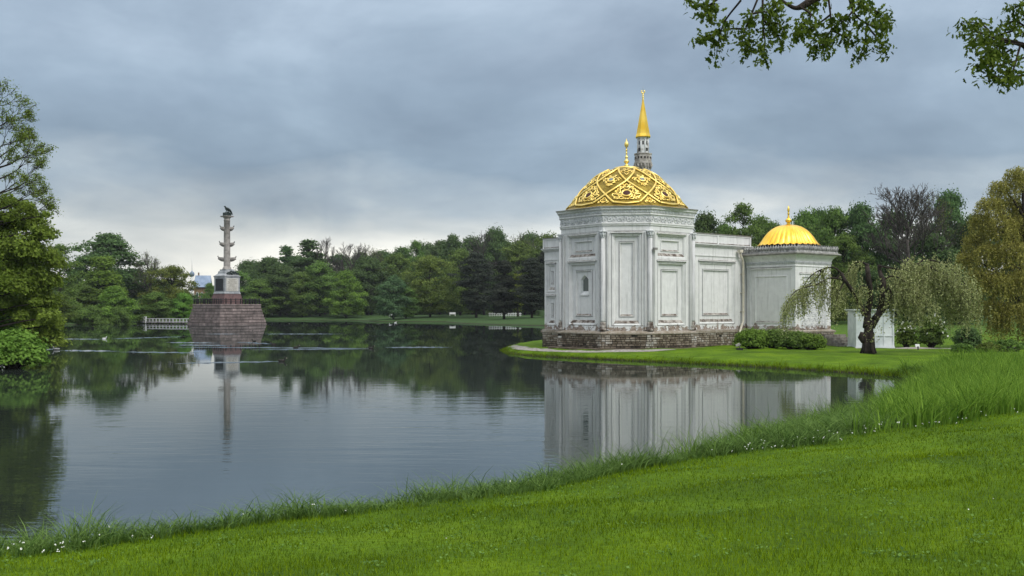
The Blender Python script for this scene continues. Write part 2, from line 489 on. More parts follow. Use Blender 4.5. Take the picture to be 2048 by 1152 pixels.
def axis(segs):
    out = []
    for a, b, st in segs: out += list(np.arange(a, b, st))
    return np.array(out + [segs[-1][1]])
gx = axis([(-1600, -400, 100), (-400, -120, 20), (-120, -20, 2.0), (-20, -10, 0.6), (-10, 22, 0.28), (22, 60, 1.0), (60, 200, 10), (200, 1600, 100)])
gy = axis([(-80, 0, 5), (0, 10, 0.6), (10, 48, 0.28), (48, 80, 0.4), (80, 130, 1.5), (130, 320, 3.0), (320, 600, 20), (600, 3000, 150)])
X, Y = np.meshgrid(gx, gy, indexing='ij')
Z = ground_z(X.ravel(), Y.ravel())
V = np.stack([X.ravel(), Y.ravel(), Z], 1)
ny = len(gy)
I = (np.arange(len(gx) - 1)[:, None] * ny + np.arange(ny - 1)[None, :]).ravel()
Q = np.stack([I, I + ny, I + ny + 1, I + 1], 1)
def ground_mat():
    m, nt, out = new_mat('lawn_ground')
    p = pos(nt)
    f = noise(nt, p, 0.55, 7, 0.62)
    r = ramp(nt, [(0.32, (0.050, 0.105, 0.002)), (0.55, (0.098, 0.185, 0.003)), (0.75, (0.155, 0.250, 0.006))])
    L(nt, f, r.inputs[0])
    g = noise(nt, p, 14, 5, 0.7)
    r2 = ramp(nt, [(0.3, 0.6), (0.7, 1.3)])
    L(nt, g, r2.inputs[0])
    c = mixc(nt, 1.0, r.outputs[0], r2.outputs[0], 'MULTIPLY')
    sep = N(nt, 'ShaderNodeSeparateXYZ'); L(nt, p, sep.inputs[0])
    # ground colour turns darker and cooler with distance
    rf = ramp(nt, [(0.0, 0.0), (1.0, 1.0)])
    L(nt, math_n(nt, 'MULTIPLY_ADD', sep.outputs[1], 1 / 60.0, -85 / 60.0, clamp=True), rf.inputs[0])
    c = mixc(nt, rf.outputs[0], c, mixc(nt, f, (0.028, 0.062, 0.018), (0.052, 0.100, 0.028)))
    # bare earth at the waterline
    e = ramp(nt, [(0.0, 1.0), (1.0, 0.0)])
    L(nt, math_n(nt, 'MULTIPLY', math_n(nt, 'ADD', sep.outputs[2], math_n(nt, 'MULTIPLY', g, -0.05)), 8.0, clamp=True), e.inputs[0])
    c = mixc(nt, e.outputs[0], c, (0.030, 0.024, 0.014))
    b = principled(nt, out, c, 0.9, 0, 0.15)
    bump(nt, b, g, 0.06)
    return m
tag(link('lawn', np_mesh('lawn', V, Q, ground_mat(), smooth=True)), 'green lawn and parkland turf around the pond', 'ground', kind='structure')

def water_mat():
    m, nt, out = new_mat('pond_water')
    p = pos(nt)
    big = noise(nt, mapping(nt, p, (0.30, 1.15, 1), rot=(0, 0, R(-7))), 1.0, 3, 0.5, 0.3)
    small = noise(nt, mapping(nt, p, (1.0, 4.2, 1), rot=(0, 0, R(5))), 1.0, 3, 0.55, 0.2)
    patch = ramp(nt, [(0.36, 0.25), (0.62, 1.0)])
    L(nt, noise(nt, mapping(nt, p, (0.030, 0.085, 1), loc=(1.3, 0.4, 0)), 1.0, 3, 0.55), patch.inputs[0])
    sp = N(nt, 'ShaderNodeSeparateXYZ'); L(nt, p, sp.inputs[0])
    # breeze ripples the open water off the near bank; the far end lies sheltered and still
    calm = ramp(nt, [(0.0, 1.0), (0.12, 0.55), (0.30, 0.16), (0.6, 0.06), (1.0, 0.035)])
    L(nt, math_n(nt, 'MULTIPLY_ADD', sp.outputs[1], 1 / 100.0, -0.12, clamp=True), calm.inputs[0])
    amp = math_n(nt, 'MULTIPLY', patch.outputs[0], calm.outputs[0])
    h = math_n(nt, 'MULTIPLY', math_n(nt, 'ADD', math_n(nt, 'MULTIPLY', big, 0.017), math_n(nt, 'MULTIPLY', small, 0.0085)), amp)
    bn = N(nt, 'ShaderNodeBump')
    bn.inputs['Strength'].default_value = 1.0
    bn.inputs['Distance'].default_value = 1.0
    L(nt, h, bn.inputs['Height'])
    gl = N(nt, 'ShaderNodeBsdfGlossy'); gl.inputs['Roughness'].default_value = 0.0
    gl.inputs['Color'].default_value = (0.90, 0.93, 0.95, 1)
    L(nt, bn.outputs[0], gl.inputs['Normal'])
    df = N(nt, 'ShaderNodeBsdfDiffuse'); df.inputs['Color'].default_value = (0.020, 0.027, 0.022, 1)
    fr = N(nt, 'ShaderNodeFresnel'); fr.inputs['IOR'].default_value = 5.0
    L(nt, bn.outputs[0], fr.inputs['Normal'])
    mx = N(nt, 'ShaderNodeMixShader')
    L(nt, fr.outputs[0], mx.inputs[0]); L(nt, df.outputs[0], mx.inputs[1]); L(nt, gl.outputs[0], mx.inputs[2])
    L(nt, mx.outputs[0], out.inputs[0])
    return m
wm = MB()
wm.add([(-300, -20, 0), (120, -20, 0), (120, 330, 0), (-300, 330, 0)], [(0, 1, 2, 3)])
def wake(p0, p1, h=0.03, wd=0.15):
    """low swell left by a swimming bird: a smooth ridge of the water surface"""
    a, b = G(*p0), G(*p1)
    k = 24
    side = (b - a).cross(Vector((0, 0, 1))).normalized()
    vs, fs = [], []
    for i in range(k + 1):
        t = i / k
        c = a.lerp(b, t) + side * 0.25 * math.sin(i * 1.1 + p0[0])
        e = math.sin(math.pi * min(t * 4, 1) / 2) * math.sin(math.pi * min((1 - t) * 2.5, 1) / 2) * (0.7 + 0.3 * math.sin(i * 2.3))
        for q, hh in ((-1.5, 0.0), (-0.9, 0.25), (-0.4, 0.8), (0, 1.0), (0.4, 0.8), (0.9, 0.25), (1.5, 0.0)):
            vs.append((c.x + side.x * q * wd, c.y + side.y * q * wd, 0.002 + h * hh * e))
    for i in range(k):
        for j in range(6):
            fs.append((i * 7 + j, i * 7 + j + 1, (i + 1) * 7 + j + 1, (i + 1) * 7 + j))
    wm.add(vs, fs, smooth=True)
for a, b, h in (((742, 697), (330, 694), .05), ((740, 698), (500, 699.5), .04), ((564, 723), (350, 727), .05), ((116, 701), (240, 702.5), .07), ((116, 699), (30, 698), .07),
                ((208, 678.5), (95, 678), .06), ((770, 695), (905, 694.5), .06), ((212, 678), (380, 673), .05), ((520, 668), (690, 668), .05), ((548, 688), (470, 684), .05),
                ((330, 685), (440, 686), .06), ((350, 690), (470, 691), .06), ((240, 704), (420, 706), .05), ((480, 668), (410, 668), .05)):
    wake(a, b, h)
tag(wm.build('pond', water_mat()), 'calm rippled pond reflecting trees and cloudy sky', 'water', kind='structure')

# gravel path round the front of the bath
def strip(name, pts, wid, lift, mat, label, cat):
    pts = [Vector((p[0], p[1], 0)) for p in smooth_path([(a, b) for a, b in pts], 6)]
    vs, fs = [], []
    for i, p in enumerate(pts):
        d = (pts[min(i + 1, len(pts) - 1)] - pts[max(i - 1, 0)]).normalized()
        n = Vector((-d.y, d.x, 0))
        for q in (-0.5, -0.17, 0.17, 0.5):
            c = p + n * wid * q
            vs.append((c.x, c.y, gz(c.x, c.y) + lift))
    for i in range(len(pts) - 1):
        for j in range(3):
            fs.append((i * 4 + j, i * 4 + j + 1, (i + 1) * 4 + j + 1, (i + 1) * 4 + j))
    o = MB().add(vs, fs).build(name, mat)
    return tag(o, label, cat, kind='structure')
M['gravel'] = simple('pale_gravel', (0.16, 0.145, 0.125), (0.42, 0.40, 0.37), 5.0, 0.9, bd=0.03, vec='pos')
# ------------------------------------------------------------------ the domed bath by the water
TH = math.atan2(229, 2000)
RB = 73.7
bath = empty('bath_pavilion', (RB * math.sin(TH), RB * math.cos(TH), 0), -TH)
tag(bath, 'white stuccoed bath house with gilded dome and minaret on the pond bank', 'building')
Z0, ZP = 0.30, 1.69               # ground, plinth top
AP, CH = 4.66, 1.60               # wall apothem, half width of the chamfer faces
def octo(d, z):
    a, c = AP + d, CH + d * 0.4142
    return [(-c, -a, z), (c, -a, z), (a, -c, z), (a, c, z), (c, a, z), (-c, a, z), (-a, c, z), (-a, -c, z)]
def rings(prof, fn): return [fn(d, z) for d, z in prof]

class Face:
    """wall plane in building coordinates: s along, z up, n outwards"""
    def __init__(f, p0, p1):
        f.p0 = Vector((p0[0], p0[1], 0)); d = Vector((p1[0] - p0[0], p1[1] - p0[1], 0))
        f.len = d.length; f.d = d.normalized(); f.n = Vector((f.d.y, -f.d.x, 0))
    def __call__(f, s, z, n=0.0):
        q = f.p0 + f.d * s + f.n * n
        return (q.x, q.y, z)
def fbox(mb, f, s0, s1, z0, z1, n0, n1, m=0, t=0.5):
    vs = [f(s0, z0, n0), f(s1, z0, n0), f(s1, z1, n0), f(s0, z1, n0), f(s0, z0, n1), f(s1, z0, n1), f(s1, z1, n1), f(s0, z1, n1)]
    mb.add(vs, [(4, 5, 6, 7), (0, 1, 5, 4), (1, 2, 6, 5), (2, 3, 7, 6), (3, 0, 4, 7), (3, 2, 1, 0)], m, t)
def facade(f, z0, z1, holes, name='wall', parent=bath):
    ss = sorted({0.0, f.len} | {h[0] for h in holes} | {h[1] for h in holes})
    zs = sorted({z0, z1} | {h[2] for h in holes} | {h[3] for h in holes})
    mb = MB()
    for i in range(len(ss) - 1):
        for j in range(len(zs) - 1):
            cs, cz = (ss[i] + ss[i + 1]) / 2, (zs[j] + zs[j + 1]) / 2
            if any(h[0] < cs < h[1] and h[2] < cz < h[3] for h in holes): continue
            mb.add([f(ss[i], zs[j]), f(ss[i + 1], zs[j]), f(ss[i + 1], zs[j + 1]), f(ss[i], zs[j + 1])], [(0, 1, 2, 3)])
    return mb.build(name, [M['plaster'], M['sill']], parent)
def panel(f, rect, steps, parent, hole=None, hood=True):
    """recessed panel: steps of (inset, bottom inset, top inset, depth change); inset with depth 0 is a flat ring"""
    mb = MB()
    s0, s1, z0, z1 = rect
    n = 0.0
    if hood:
        fbox(mb, f, s0 - 0.07, s1 + 0.07, z1, z1 + 0.055, -0.02, 0.10)
        fbox(mb, f, s0 - 0.04, s1 + 0.04, z1 + 0.055, z1 + 0.09, -0.02, 0.07, 1)
    for ins, ib, it, dn in steps:
        a = (s0 + ins, s1 - ins, z0 + ib, z1 - it); n2 = n + dn
        o = [f(s0, z0, n), f(s1, z0, n), f(s1, z1, n), f(s0, z1, n)]
        i = [f(a[0], a[2], n2), f(a[1], a[2], n2), f(a[1], a[3], n2), f(a[0], a[3], n2)]
        vs = o + i
        mb.add(vs, [(0, 1, 5, 4)], 1 if dn < 0 and ib > 0.05 else 0)
        mb.add(vs, [(1, 2, 6, 5), (2, 3, 7, 6), (3, 0, 4, 7)], 0)
        s0, s1, z0, z1 = a; n = n2
    if hole is None:
        mb.add([f(s0, z0, n), f(s1, z0, n), f(s1, z1, n), f(s0, z1, n)], [(0, 1, 2, 3)])
    else:   # pointed niche opening
        h0, h1, hz0, hzs, hz1 = hole
        hm = (h0 + h1) / 2
        mb.add([f(s0, z0, n), f(h0, z0, n), f(h0, z1, n), f(s0, z1, n)], [(0, 1, 2, 3)])
        mb.add([f(h1, z0, n), f(s1, z0, n), f(s1, z1, n), f(h1, z1, n)], [(0, 1, 2, 3)])
        mb.add([f(h0, z0, n), f(h1, z0, n), f(h1, hz0, n), f(h0, hz0, n)], [(0, 1, 2, 3)])
        mb.add([f(h0, hzs, n), f(hm, hz1, n), f(hm, z1, n), f(h0, z1, n)], [(0, 1, 2, 3)])
        mb.add([f(hm, hz1, n), f(h1, hzs, n), f(h1, z1, n), f(hm, z1, n)], [(0, 1, 2, 3)])
    mb.build('panel', [M['plaster'], M['sill']], parent)
    return (s0, s1, z0, z1, n)
def ladder(ins_total, ring, dep=0.16):
    return [(0.006, 0.006, 0.006, -0.11), (0.03, 0.03, 0.03, 0), (0.006, 0.006, 0.006, 0.11), (0.05, 0.05, 0.05, 0), (0.04, 0.04, 0.04, -0.06), (0.05, 0.05, 0.05, 0), (0.08, 0.20, 0.05, -dep), (ring, 0.22, 0.32, 0), (0.005, 0.005, 0.005, -0.10), (0.028, 0.028, 0.028, 0), (0.03, 0.02, 0.03, 0.15), (0.03, 0.03, 0.03, 0), (0.05, 0.13, 0.04, -0.12)]

# main octagonal hall
ov = octo(0, 0)
Z_ARCH = 8.58
for k in range(8):
    f = Face(ov[k], ov[(k + 1) % 8])
    mid = f.len / 2
    if k == 0:      # narrow face towards the water
        rc = (mid - 1.04, mid + 1.04, 2.02, 8.42)
        wl = facade(f, ZP, Z_ARCH, [rc])
        panel(f, rc, ladder(0, 0.24), wl)
    elif k in (1, 7):
        hw = 1.46
        r1 = (mid - hw, mid + hw, 6.78, 8.40)
        r2 = (mid - hw, mid + hw, 2.04, 6.52)
        wl = facade(f, ZP, Z_ARCH, [r1, r2])
        panel(f, r1, [(0.05, 0.04, 0.05, -0.03), (0.05, 0.05, 0.05, 0), (0.09, 0.20, 0.05, -0.16), (0.30, 0.12, 0.24, 0), (0.03, 0.02, 0.03, 0.05), (0.04, 0.03, 0.03, 0), (0.07, 0.09, 0.05, -0.12)], wl)
        if k == 7:
            hs = (mid - 0.02 - 0.40, mid - 0.02 + 0.40)
            s0, s1, z0, z1, n = panel(f, r2, ladder(0, 0.30), wl, hole=(hs[0], hs[1], 4.22, 5.30, 5.62))
            nb = MB()
            wdep = n - 0.16
            fr = [(hs[0], 4.22), (hs[1], 4.22), (hs[1], 5.30), ((hs[0] + hs[1]) / 2, 5.62), (hs[0], 5.30)]
            inn = [(hs[0] + 0.10, 4.46), (hs[1] - 0.07, 4.46), (hs[1] - 0.07, 5.24), ((hs[0] + hs[1]) / 2 + 0.015, 5.50), (hs[0] + 0.10, 5.24)]
            vs = [f(a, b, n) for a, b in fr] + [f(a, b, wdep) for a, b in inn]
            nb.add(vs, [(i, (i + 1) % 5, 5 + (i + 1) % 5, 5 + i) for i in range(5)])
            win = nb.build('window', M['white_paint'], bath)
            pb = MB(); pb.add([f(a, b, wdep + 0.004) for a, b in inn], [(0, 1, 2, 3, 4)]); pb.build('pane', M['glass'], win)
            sb = MB(); fbox(sb, f, hs[0] - 0.04, hs[1] + 0.04, 4.14, 4.22, n - 0.05, n + 0.07); sb.build('sill', M['white_paint'], win)
        else:
            panel(f, r2, ladder(0, 0.30), wl)
    else:
        facade(f, ZP, Z_ARCH, [])

# plinth: stone courses with open joints
def brick_courses(f, z0, z1, rows, bl, n0, name='brickwork', whites=(), seed=0, s_from=0.0, s_to=None, base=0.36):
    rg = random.Random(seed)
    mb = MB()
    s_to = f.len if s_to is None else s_to
    hh = (z1 - z0) / rows
    for r in range(rows):
        s = s_from - rg.random() * bl * 0.6
        while s < s_to:
            ln = bl * rg.uniform(0.6, 1.35)
            a, b = max(s, s_from), min(s + ln, s_to)
            s += ln
            if b - a < 0.07: continue
            t = base + rg.uniform(-0.16, 0.16)
            t += 0.10 * (r / rows) - (0.14 if r < 2 else 0)
            for wc in whites:
                if abs((a + b) / 2 - wc) < 0.52: t += 0.34 * rg.uniform(0.5, 1.2)
            g = 0.012
            if rg.random() < 0.015: continue
            pr = n0 + rg.uniform(-0.015, 0.03)
            q = 0.012
            vs = [f(a + g, z0 + r * hh + g, n0 - 0.1), f(b - g, z0 + r * hh + g, n0 - 0.1), f(b - g, z0 + (r + 1) * hh - g, n0 - 0.1), f(a + g, z0 + (r + 1) * hh - g, n0 - 0.1),
                  f(a + g + q, z0 + r * hh + g + q, pr), f(b - g - q, z0 + r * hh + g + q, pr), f(b - g - q, z0 + (r + 1) * hh - g - q, pr), f(a + g + q, z0 + (r + 1) * hh - g - q, pr)]
            mb.add(vs, [(4, 5, 6, 7), (0, 1, 5, 4), (1, 2, 6, 5), (2, 3, 7, 6), (3, 0, 4, 7)], 0, min(max(t, 0.02), 1))
    return mb
pm = MB()
pm.loop_prism(rings([(0.24, 0.0), (0.24, 1.44)], octo), capt=True)
plinth = pm.build('plinth', M['mortar'], bath)
bw = MB()
for k in (7, 0, 1):
    pv = octo(0.26, 0)
    f = Face(pv[k], pv[(k + 1) % 8])
    b = brick_courses(f, 0.34, 1.43, 7, 0.36, 0.06, whites=(0.0, f.len), seed=10 + k, base=0.34)
    bw.add(b.v, b.f, 0, 0.5); bw.t[-len(b.t):] = b.t
bw.build('brickwork', M['plinth'], plinth, kind='stuff')
cm = MB()
cm.loop_prism(rings([(0.30, 1.43), (0.37, 1.47), (0.37, 1.55), (0.26, 1.58), (0.22, 1.64), (0.0, ZP + 0.012)], octo), capb=False, capt=False, t=0.62)
cm.build('plinth_moulding', M['plinth'], plinth)
fm = MB()
fm.loop_prism(rings([(0.95, 0.1), (0.95, 0.475), (0.2, 0.50)], octo), capt=False, t=0.30)
fm.build('footing', M['plinth'], plinth)

# corner pilasters on the hall
def pilaster(x, y, r=0.165, z0=ZP, z1=Z_ARCH, parent=bath):
    mb = MB()
    a = math.atan2(y, x)
    mb.lathe([(r * 1.05, z0 + 0.62), (r, z0 + 0.75), (r * 0.96, z1 - 0.45)], 12, (x, y, 0))
    for sgn in (-1, 1):     # side strips
        cx, cy = x - math.sin(a) * sgn * (r + 0.14) - math.cos(a) * 0.1, y + math.cos(a) * sgn * (r + 0.14) - math.sin(a) * 0.1
        mb.lathe([(0.10, z0 + 0.05), (0.10, z1 - 0.12)], 6, (cx, cy, 0), smooth=False)
    p = mb.build('pilaster', M['plaster_worn'], parent)
    b = MB()
    b.lathe([(r * 1.5, z0 + 0.01), (r * 1.5, z0 + 0.14), (r * 1.2, z0 + 0.18), (r * 1.45, z0 + 0.25), (r * 1.38, z0 + 0.34), (r * 1.1, z0 + 0.40), (r * 1.22, z0 + 0.47), (r * 1.22, z0 + 0.54), (r * 1.0, z0 + 0.64)], 12, (x, y, 0))
    b.build('base', M['sill'], p)
    c = MB()
    c.lathe([(r * 0.97, z1 - 0.50), (r * 1.12, z1 - 0.48), (r * 1.12, z1 - 0.43), (r * 1.0, z1 - 0.41), (r * 1.1, z1 - 0.22), (r * 1.3, z1 - 0.10)], 12, (x, y, 0))
    c.lathe([(r * 1.7, z1 - 0.10), (r * 1.75, z1 - 0.03), (r * 1.6, z1 + 0.0)], 8, (x, y, 0), smooth=False)
    for j in range(8):
        an = 2 * math.pi * j / 8
        c.tube([(x + r * 1.02 * math.cos(an), y + r * 1.02 * math.sin(an), z1 - 0.40), (x + r * 1.16 * math.cos(an), y + r * 1.16 * math.sin(an), z1 - 0.26), (x + r * 1.42 * math.cos(an), y + r * 1.42 * math.sin(an), z1 - 0.14)], [0.05, 0.045, 0.03], 5)
    c.build('capital', M['relief'], p)
for k in (7, 0, 1, 2):
    pilaster(*octo(0.02, 0)[k][:2])

# entablature
em = MB()
em.loop_prism(rings([(0.0, Z_ARCH - 0.001), (0.03, Z_ARCH), (0.03, 8.90), (0.10, 8.94), (0.10, 9.0), (0.14, 9.05), (0.14, 9.13), (0.06, 9.16), (0.09, 9.62), (0.17, 9.66), (0.17, 9.72),
                     (0.15, 9.76), (0.21, 9.98), (0.31, 10.03), (0.31, 10.10), (0.36, 10.16), (0.38, 10.20)], octo), capt=False)
ent = em.build('entablature', M['plaster'], bath)
em = MB(); em.loop_prism(rings([(0.40, 10.195), (0.42, 10.225), (0.40, 10.245)], octo), capt=True, capb=True)
em.build('eave_flashing', M['metal_grey'], ent)
def scroll(mb, f, s, z, n, w_, h_, flip, r=0.032):
    sg = -1 if flip else 1
    pts = [(-0.46, -0.35), (-0.3, 0.30), (0.05, 0.42), (0.28, 0.15), (0.15, -0.18), (-0.08, -0.08), (0.0, 0.12)]
    mb.tube([f(s + a * w_, z + sg * b * h_, n) for a, b in smooth_path(pts, 3)], r, 5)
    mb.tube([f(s + a * w_, z + sg * b * h_, n) for a, b in smooth_path([(-0.1, 0.40), (0.3, 0.45), (0.48, 0.2)], 3)], r * 0.8, 4)
    mb.tube([f(s + a * w_, z + sg * b * h_, n) for a, b in smooth_path([(-0.40, -0.1), (-0.45, -0.42), (-0.1, -0.45), (0.12, -0.34)], 3)], r * 0.8, 4)
sm, dm = MB(), MB()
for k in (7, 0, 1):
    q = octo(0.08, 0); f = Face(q[k], q[(k + 1) % 8])
    n = round(f.len / 0.34)
    for i in range(n):
        scroll(sm, f, (i + 0.5) * f.len / n, 9.39, 0.005, f.len / n * 1.02, 0.42, i % 2)
    q = octo(0.17, 0); f = Face(q[k], q[(k + 1) % 8])
    n = round(f.len / 0.15)
    for i in range(n):
        s = (i + 0.5) * f.len / n
        fbox(dm, f, s - 0.045, s + 0.045, 9.80, 9.96, -0.03, 0.045)
sm.build('carved_frieze', M['relief'], ent, kind='stuff')
dm.build('dentil_band', M['relief'], ent, kind='stuff')
# bird box and bracket lamp on the walls
for (x, z, k) in ((0.10, 6.55, 1),):
    q = octo(0, 0); f = Face(q[k], q[k + 1])
    mb = MB(); mb.tube([f(x + 0.1, z + 0.75, 0), f(x + 0.1, z + 0.75, 0.25)], 0.03, 6); fbox(mb, f, x - 0.12, x + 0.22, z + 0.68, z + 0.84, 0.25, 0.42)
    mb.build('wall_lamp', M['metal_grey'], bath)

# gilded dome
DZ = [10.24, 10.30, 10.45, 10.82, 11.4, 12.01, 12.69, 13.05, 13.40, 13.53]
DR = [4.75, 4.62, 4.38, 4.05, 3.62, 3.09, 2.40, 1.86, 1.10, 0.65]
def dr(z): return float(np.interp(z, DZ, DR))
dprof = []
for i in range(len(DZ) - 1):
    for k in range(4): dprof.append(i + k / 4)
dprof.append(len(DZ) - 1)
dsp = smooth_path(list(zip(DR, DZ)), 4)
dm = MB()
dm.lathe([(5.0, 10.20)] + [tuple(p) for p in dsp], 64)
dome = dm.build('dome', M['gold_dark'], bath)
DSPR = np.array(dsp)
def dpt(az, z, off=0.0):
    r = float(np.interp(z, DSPR[:, 1], DSPR[:, 0]))
    r2 = float(np.interp(z + 0.05, DSPR[:, 1], DSPR[:, 0])); r1 = float(np.interp(z - 0.05, DSPR[:, 1], DSPR[:, 0]))
    sl = (r2 - r1) / 0.1
    nr, nz = 1 / math.hypot(1, sl), -sl / math.hypot(1, sl)
    a = math.radians(az) - math.pi / 2
    rr = r + nr * off
    return Vector((rr * math.cos(a), rr * math.sin(a), z + nz * off)), Vector((nr * math.cos(a), nr * math.sin(a), nz))
def dtube(mb, path, rad, off=0.05, n=6, flat=0.7):
    pts, ups = [], []
    for az, z in path:
        p, u = dpt(az, z, off); pts.append(p); ups.append(u)
    mb.tube(pts, rad, n, flat=flat, up=ups)
strap = MB()
for sg in (1, -1):
    path = smooth_path([(-sg * 22, 13.30), (-sg * 17, 13.05), (-sg * 8, 12.62), (0, 12.2), (sg * 11, 11.72), (sg * 22.5, 11.17), (sg * 28, 10.85), (sg * 33, 10.55)], 4)
    dtube(strap, path, 0.082, 0.055, flat=0.9)
dtube(strap, smooth_path([(-12.5, 10.56), (-6, 10.50), (0, 10.46), (6, 10.50), (12.5, 10.56)], 3), 0.078, 0.055, flat=0.9)
strap_me = strap.mesh('strap', M['gold'])
def motif(curves, zc, scale=1.0, rad=0.05):
    mb = MB()
    for c in curves:
        for sg in (1, -1):
            path = []
            for u, v in smooth_path(c, 4):
                z = zc + v * scale * 0.80
                path.append((math.degrees(sg * u * scale / max(dr(z), 0.8)), z))
            dtube(mb, path, [rad * (0.65 + 0.5 * math.sin(math.pi * (i + 0.6) / len(path))) for i in range(len(path))], 0.04)
    return mb
low_c = [[(.10, .46), (.28, .56), (.48, .42), (.46, .15), (.60, -.02), (.76, .08), (.72, .22), (.60, .18)], [(.04, -.62), (.2, -.5), (.42, -.58), (.56, -.44), (.44, -.32), (.34, -.40)],
         [(.42, -.28), (.68, -.40), (.92, -.34), (1.08, -.16), (1.0, -.02), (.9, -.10)], [(.0, .60), (.14, .72), (.10, .88), (.0, .98)], [(.44, .42), (.62, .5), (.66, .36), (.56, .32)],
         [(.36, .1), (.42, -.14), (.34, -.34), (.16, -.42)], [(.86, -.36), (.95, -.48), (.8, -.52)], [(.20, .55), (.26, .70), (.14, .66)], [(.62, .20), (.78, .30), (.86, .18), (.78, .10)], [(.66, -.12), (.84, -.04), (.90, .06)], [(.52, -.1), (.62, -.22), (.52, -.30)], [(.30, .62), (.40, .72), (.50, .62), (.42, .54)], [(.10, -.5), (.0, -.56)], [(.58, -.50), (.74, -.56), (.70, -.44)], [(.12, .78), (.26, .86), (.24, .98)]]
up_c = [[(.0, -.36), (.16, -.46), (.30, -.32), (.38, -.14), (.50, -.16), (.50, -.02)], [(.26, .16), (.40, .26), (.52, .14), (.66, .2), (.60, .32)], [(.0, -.44), (.10, -.60), (.0, -.74)],
        [(.0, .30), (.14, .42), (.30, .34)], [(.34, -.2), (.46, -.32), (.34, -.38)], [(.50, .02), (.66, .04), (.70, -.08), (.60, -.12)], [(.20, .40), (.30, .52), (.16, .54)], [(.14, -.5), (.26, -.56), (.20, -.66)], [(.62, .2), (.78, .16), (.84, .06)]]
tri_c = [[(.0, .30), (.10, .18), (.0, .08)], [(.06, .02), (.2, .1), (.22, -.04), (.1, -.1)], [(.12, -.12), (.34, -.06), (.36, -.2), (.22, -.2)], [(.0, -.02), (.08, -.14), (.0, -.24)]]
top_c = [[(.0, .30), (.16, .22), (.12, .06), (.0, .0)], [(.14, .1), (.34, .16), (.42, .02), (.3, -.06)], [(.2, -.06), (.1, -.2), (.0, -.34)], [(.4, .1), (.58, .2), (.6, .34)], [(.3, .3), (.16, .4), (.05, .34)]]
lo_me = motif(low_c, 11.22, 0.92).mesh('arabesque', M['gold'])
up_me = motif(up_c, 12.30, 0.82, 0.045).mesh('arabesque', M['gold'])
tri_me = motif(tri_c, 10.72, 1.0, 0.042).mesh('arabesque', M['gold'])
top_me = motif(top_c, 12.92, 0.9, 0.042).mesh('arabesque', M['gold'])
def jewel_mesh(zc, rx, ry, mat):
    mb = MB(); path = []
    for i in range(21):
        a = 2 * math.pi * i / 20
        z = zc + ry * math.sin(a)
        path.append((math.degrees(rx * math.cos(a) / dr(z)), z))
    dtube(mb, path, 0.075, 0.06, 6, 0.9)
    ring_me = mb.mesh('medallion_ring', M['gold'])
    mb = MB(); vs = [dpt(0, zc, 0.13)[0]]
    for q, of in ((0.6, 0.11), (1.0, 0.03)):
        for i in range(20):
            a = 2 * math.pi * i / 20
            z = zc + ry * q * math.sin(a)
            vs.append(dpt(math.degrees(rx * q * math.cos(a) / dr(z)), z, of)[0])
    fs = [(0, 1 + i, 1 + (i + 1) % 20) for i in range(20)] + [(1 + i, 21 + i, 21 + (i + 1) % 20, 1 + (i + 1) % 20) for i in range(20)]
    mb.add(vs, fs, smooth=True)
    return ring_me, mb.mesh('jewel', mat)
jl, jl2 = jewel_mesh(11.22, 0.31, 0.22, M['jewel'])
ju, ju2 = jewel_mesh(12.30, 0.23, 0.14, M['jewel_grey'])
for k in range(8):
    a = R(45 * k); b = R(45 * k + 22.5)
    link('strap', strap_me, dome, rot=(0, 0, a)); link('arabesque', lo_me, dome, rot=(0, 0, a)); link('arabesque', up_me, dome, rot=(0, 0, b))
    link('arabesque', tri_me, dome, rot=(0, 0, b)); link('arabesque', top_me, dome, rot=(0, 0, a))
    link('medallion_ring', jl, dome, rot=(0, 0, a)); link('jewel', jl2, dome, rot=(0, 0, a))
    link('medallion_ring', ju, dome, rot=(0, 0, b)); link('jewel', ju2, dome, rot=(0, 0, b))
mb = MB(); mb.lathe([(0.95, 13.34), (0.95, 13.50), (0.80, 13.56), (0.62, 13.60), (0.30, 13.64)], 32)
mb.build('dome_cap', M['gold'], dome)
def finial(name, mat, parent, c, prof, n=14, crescent=None):
    mb = MB(); mb.lathe(prof, n, c)
    if crescent:
        zc, r = crescent
        mb.tube([(c[0] + r * math.sin(a), c[1], c[2] + zc - r * math.cos(a)) for a in np.linspace(-2.5, 2.5, 15)], [0.012 + 0.045 * math.cos(a / 2.5 * 1.5) for a in np.linspace(-1, 1, 15)], 6)
    return mb.build(name, mat, parent)
finial('finial', M['gold'], bath, (0, 0, 13.62), [(0.16, 0), (0.20, 0.08), (0.10, 0.16), (0.08, 0.22), (0.18, 0.32), (0.20, 0.40), (0.10, 0.50), (0.06, 0.58), (0.11, 0.66), (0.11, 0.74), (0.05, 0.80), (0.055, 0.95), (0.085, 1.0), (0.05, 1.05), (0.05, 1.15), (0.085, 1.2), (0.05, 1.26), (0.04, 1.36), (0.12, 1.48), (0.17, 1.62), (0.13, 1.76), (0.05, 1.86), (0.02, 2.05)], crescent=None)

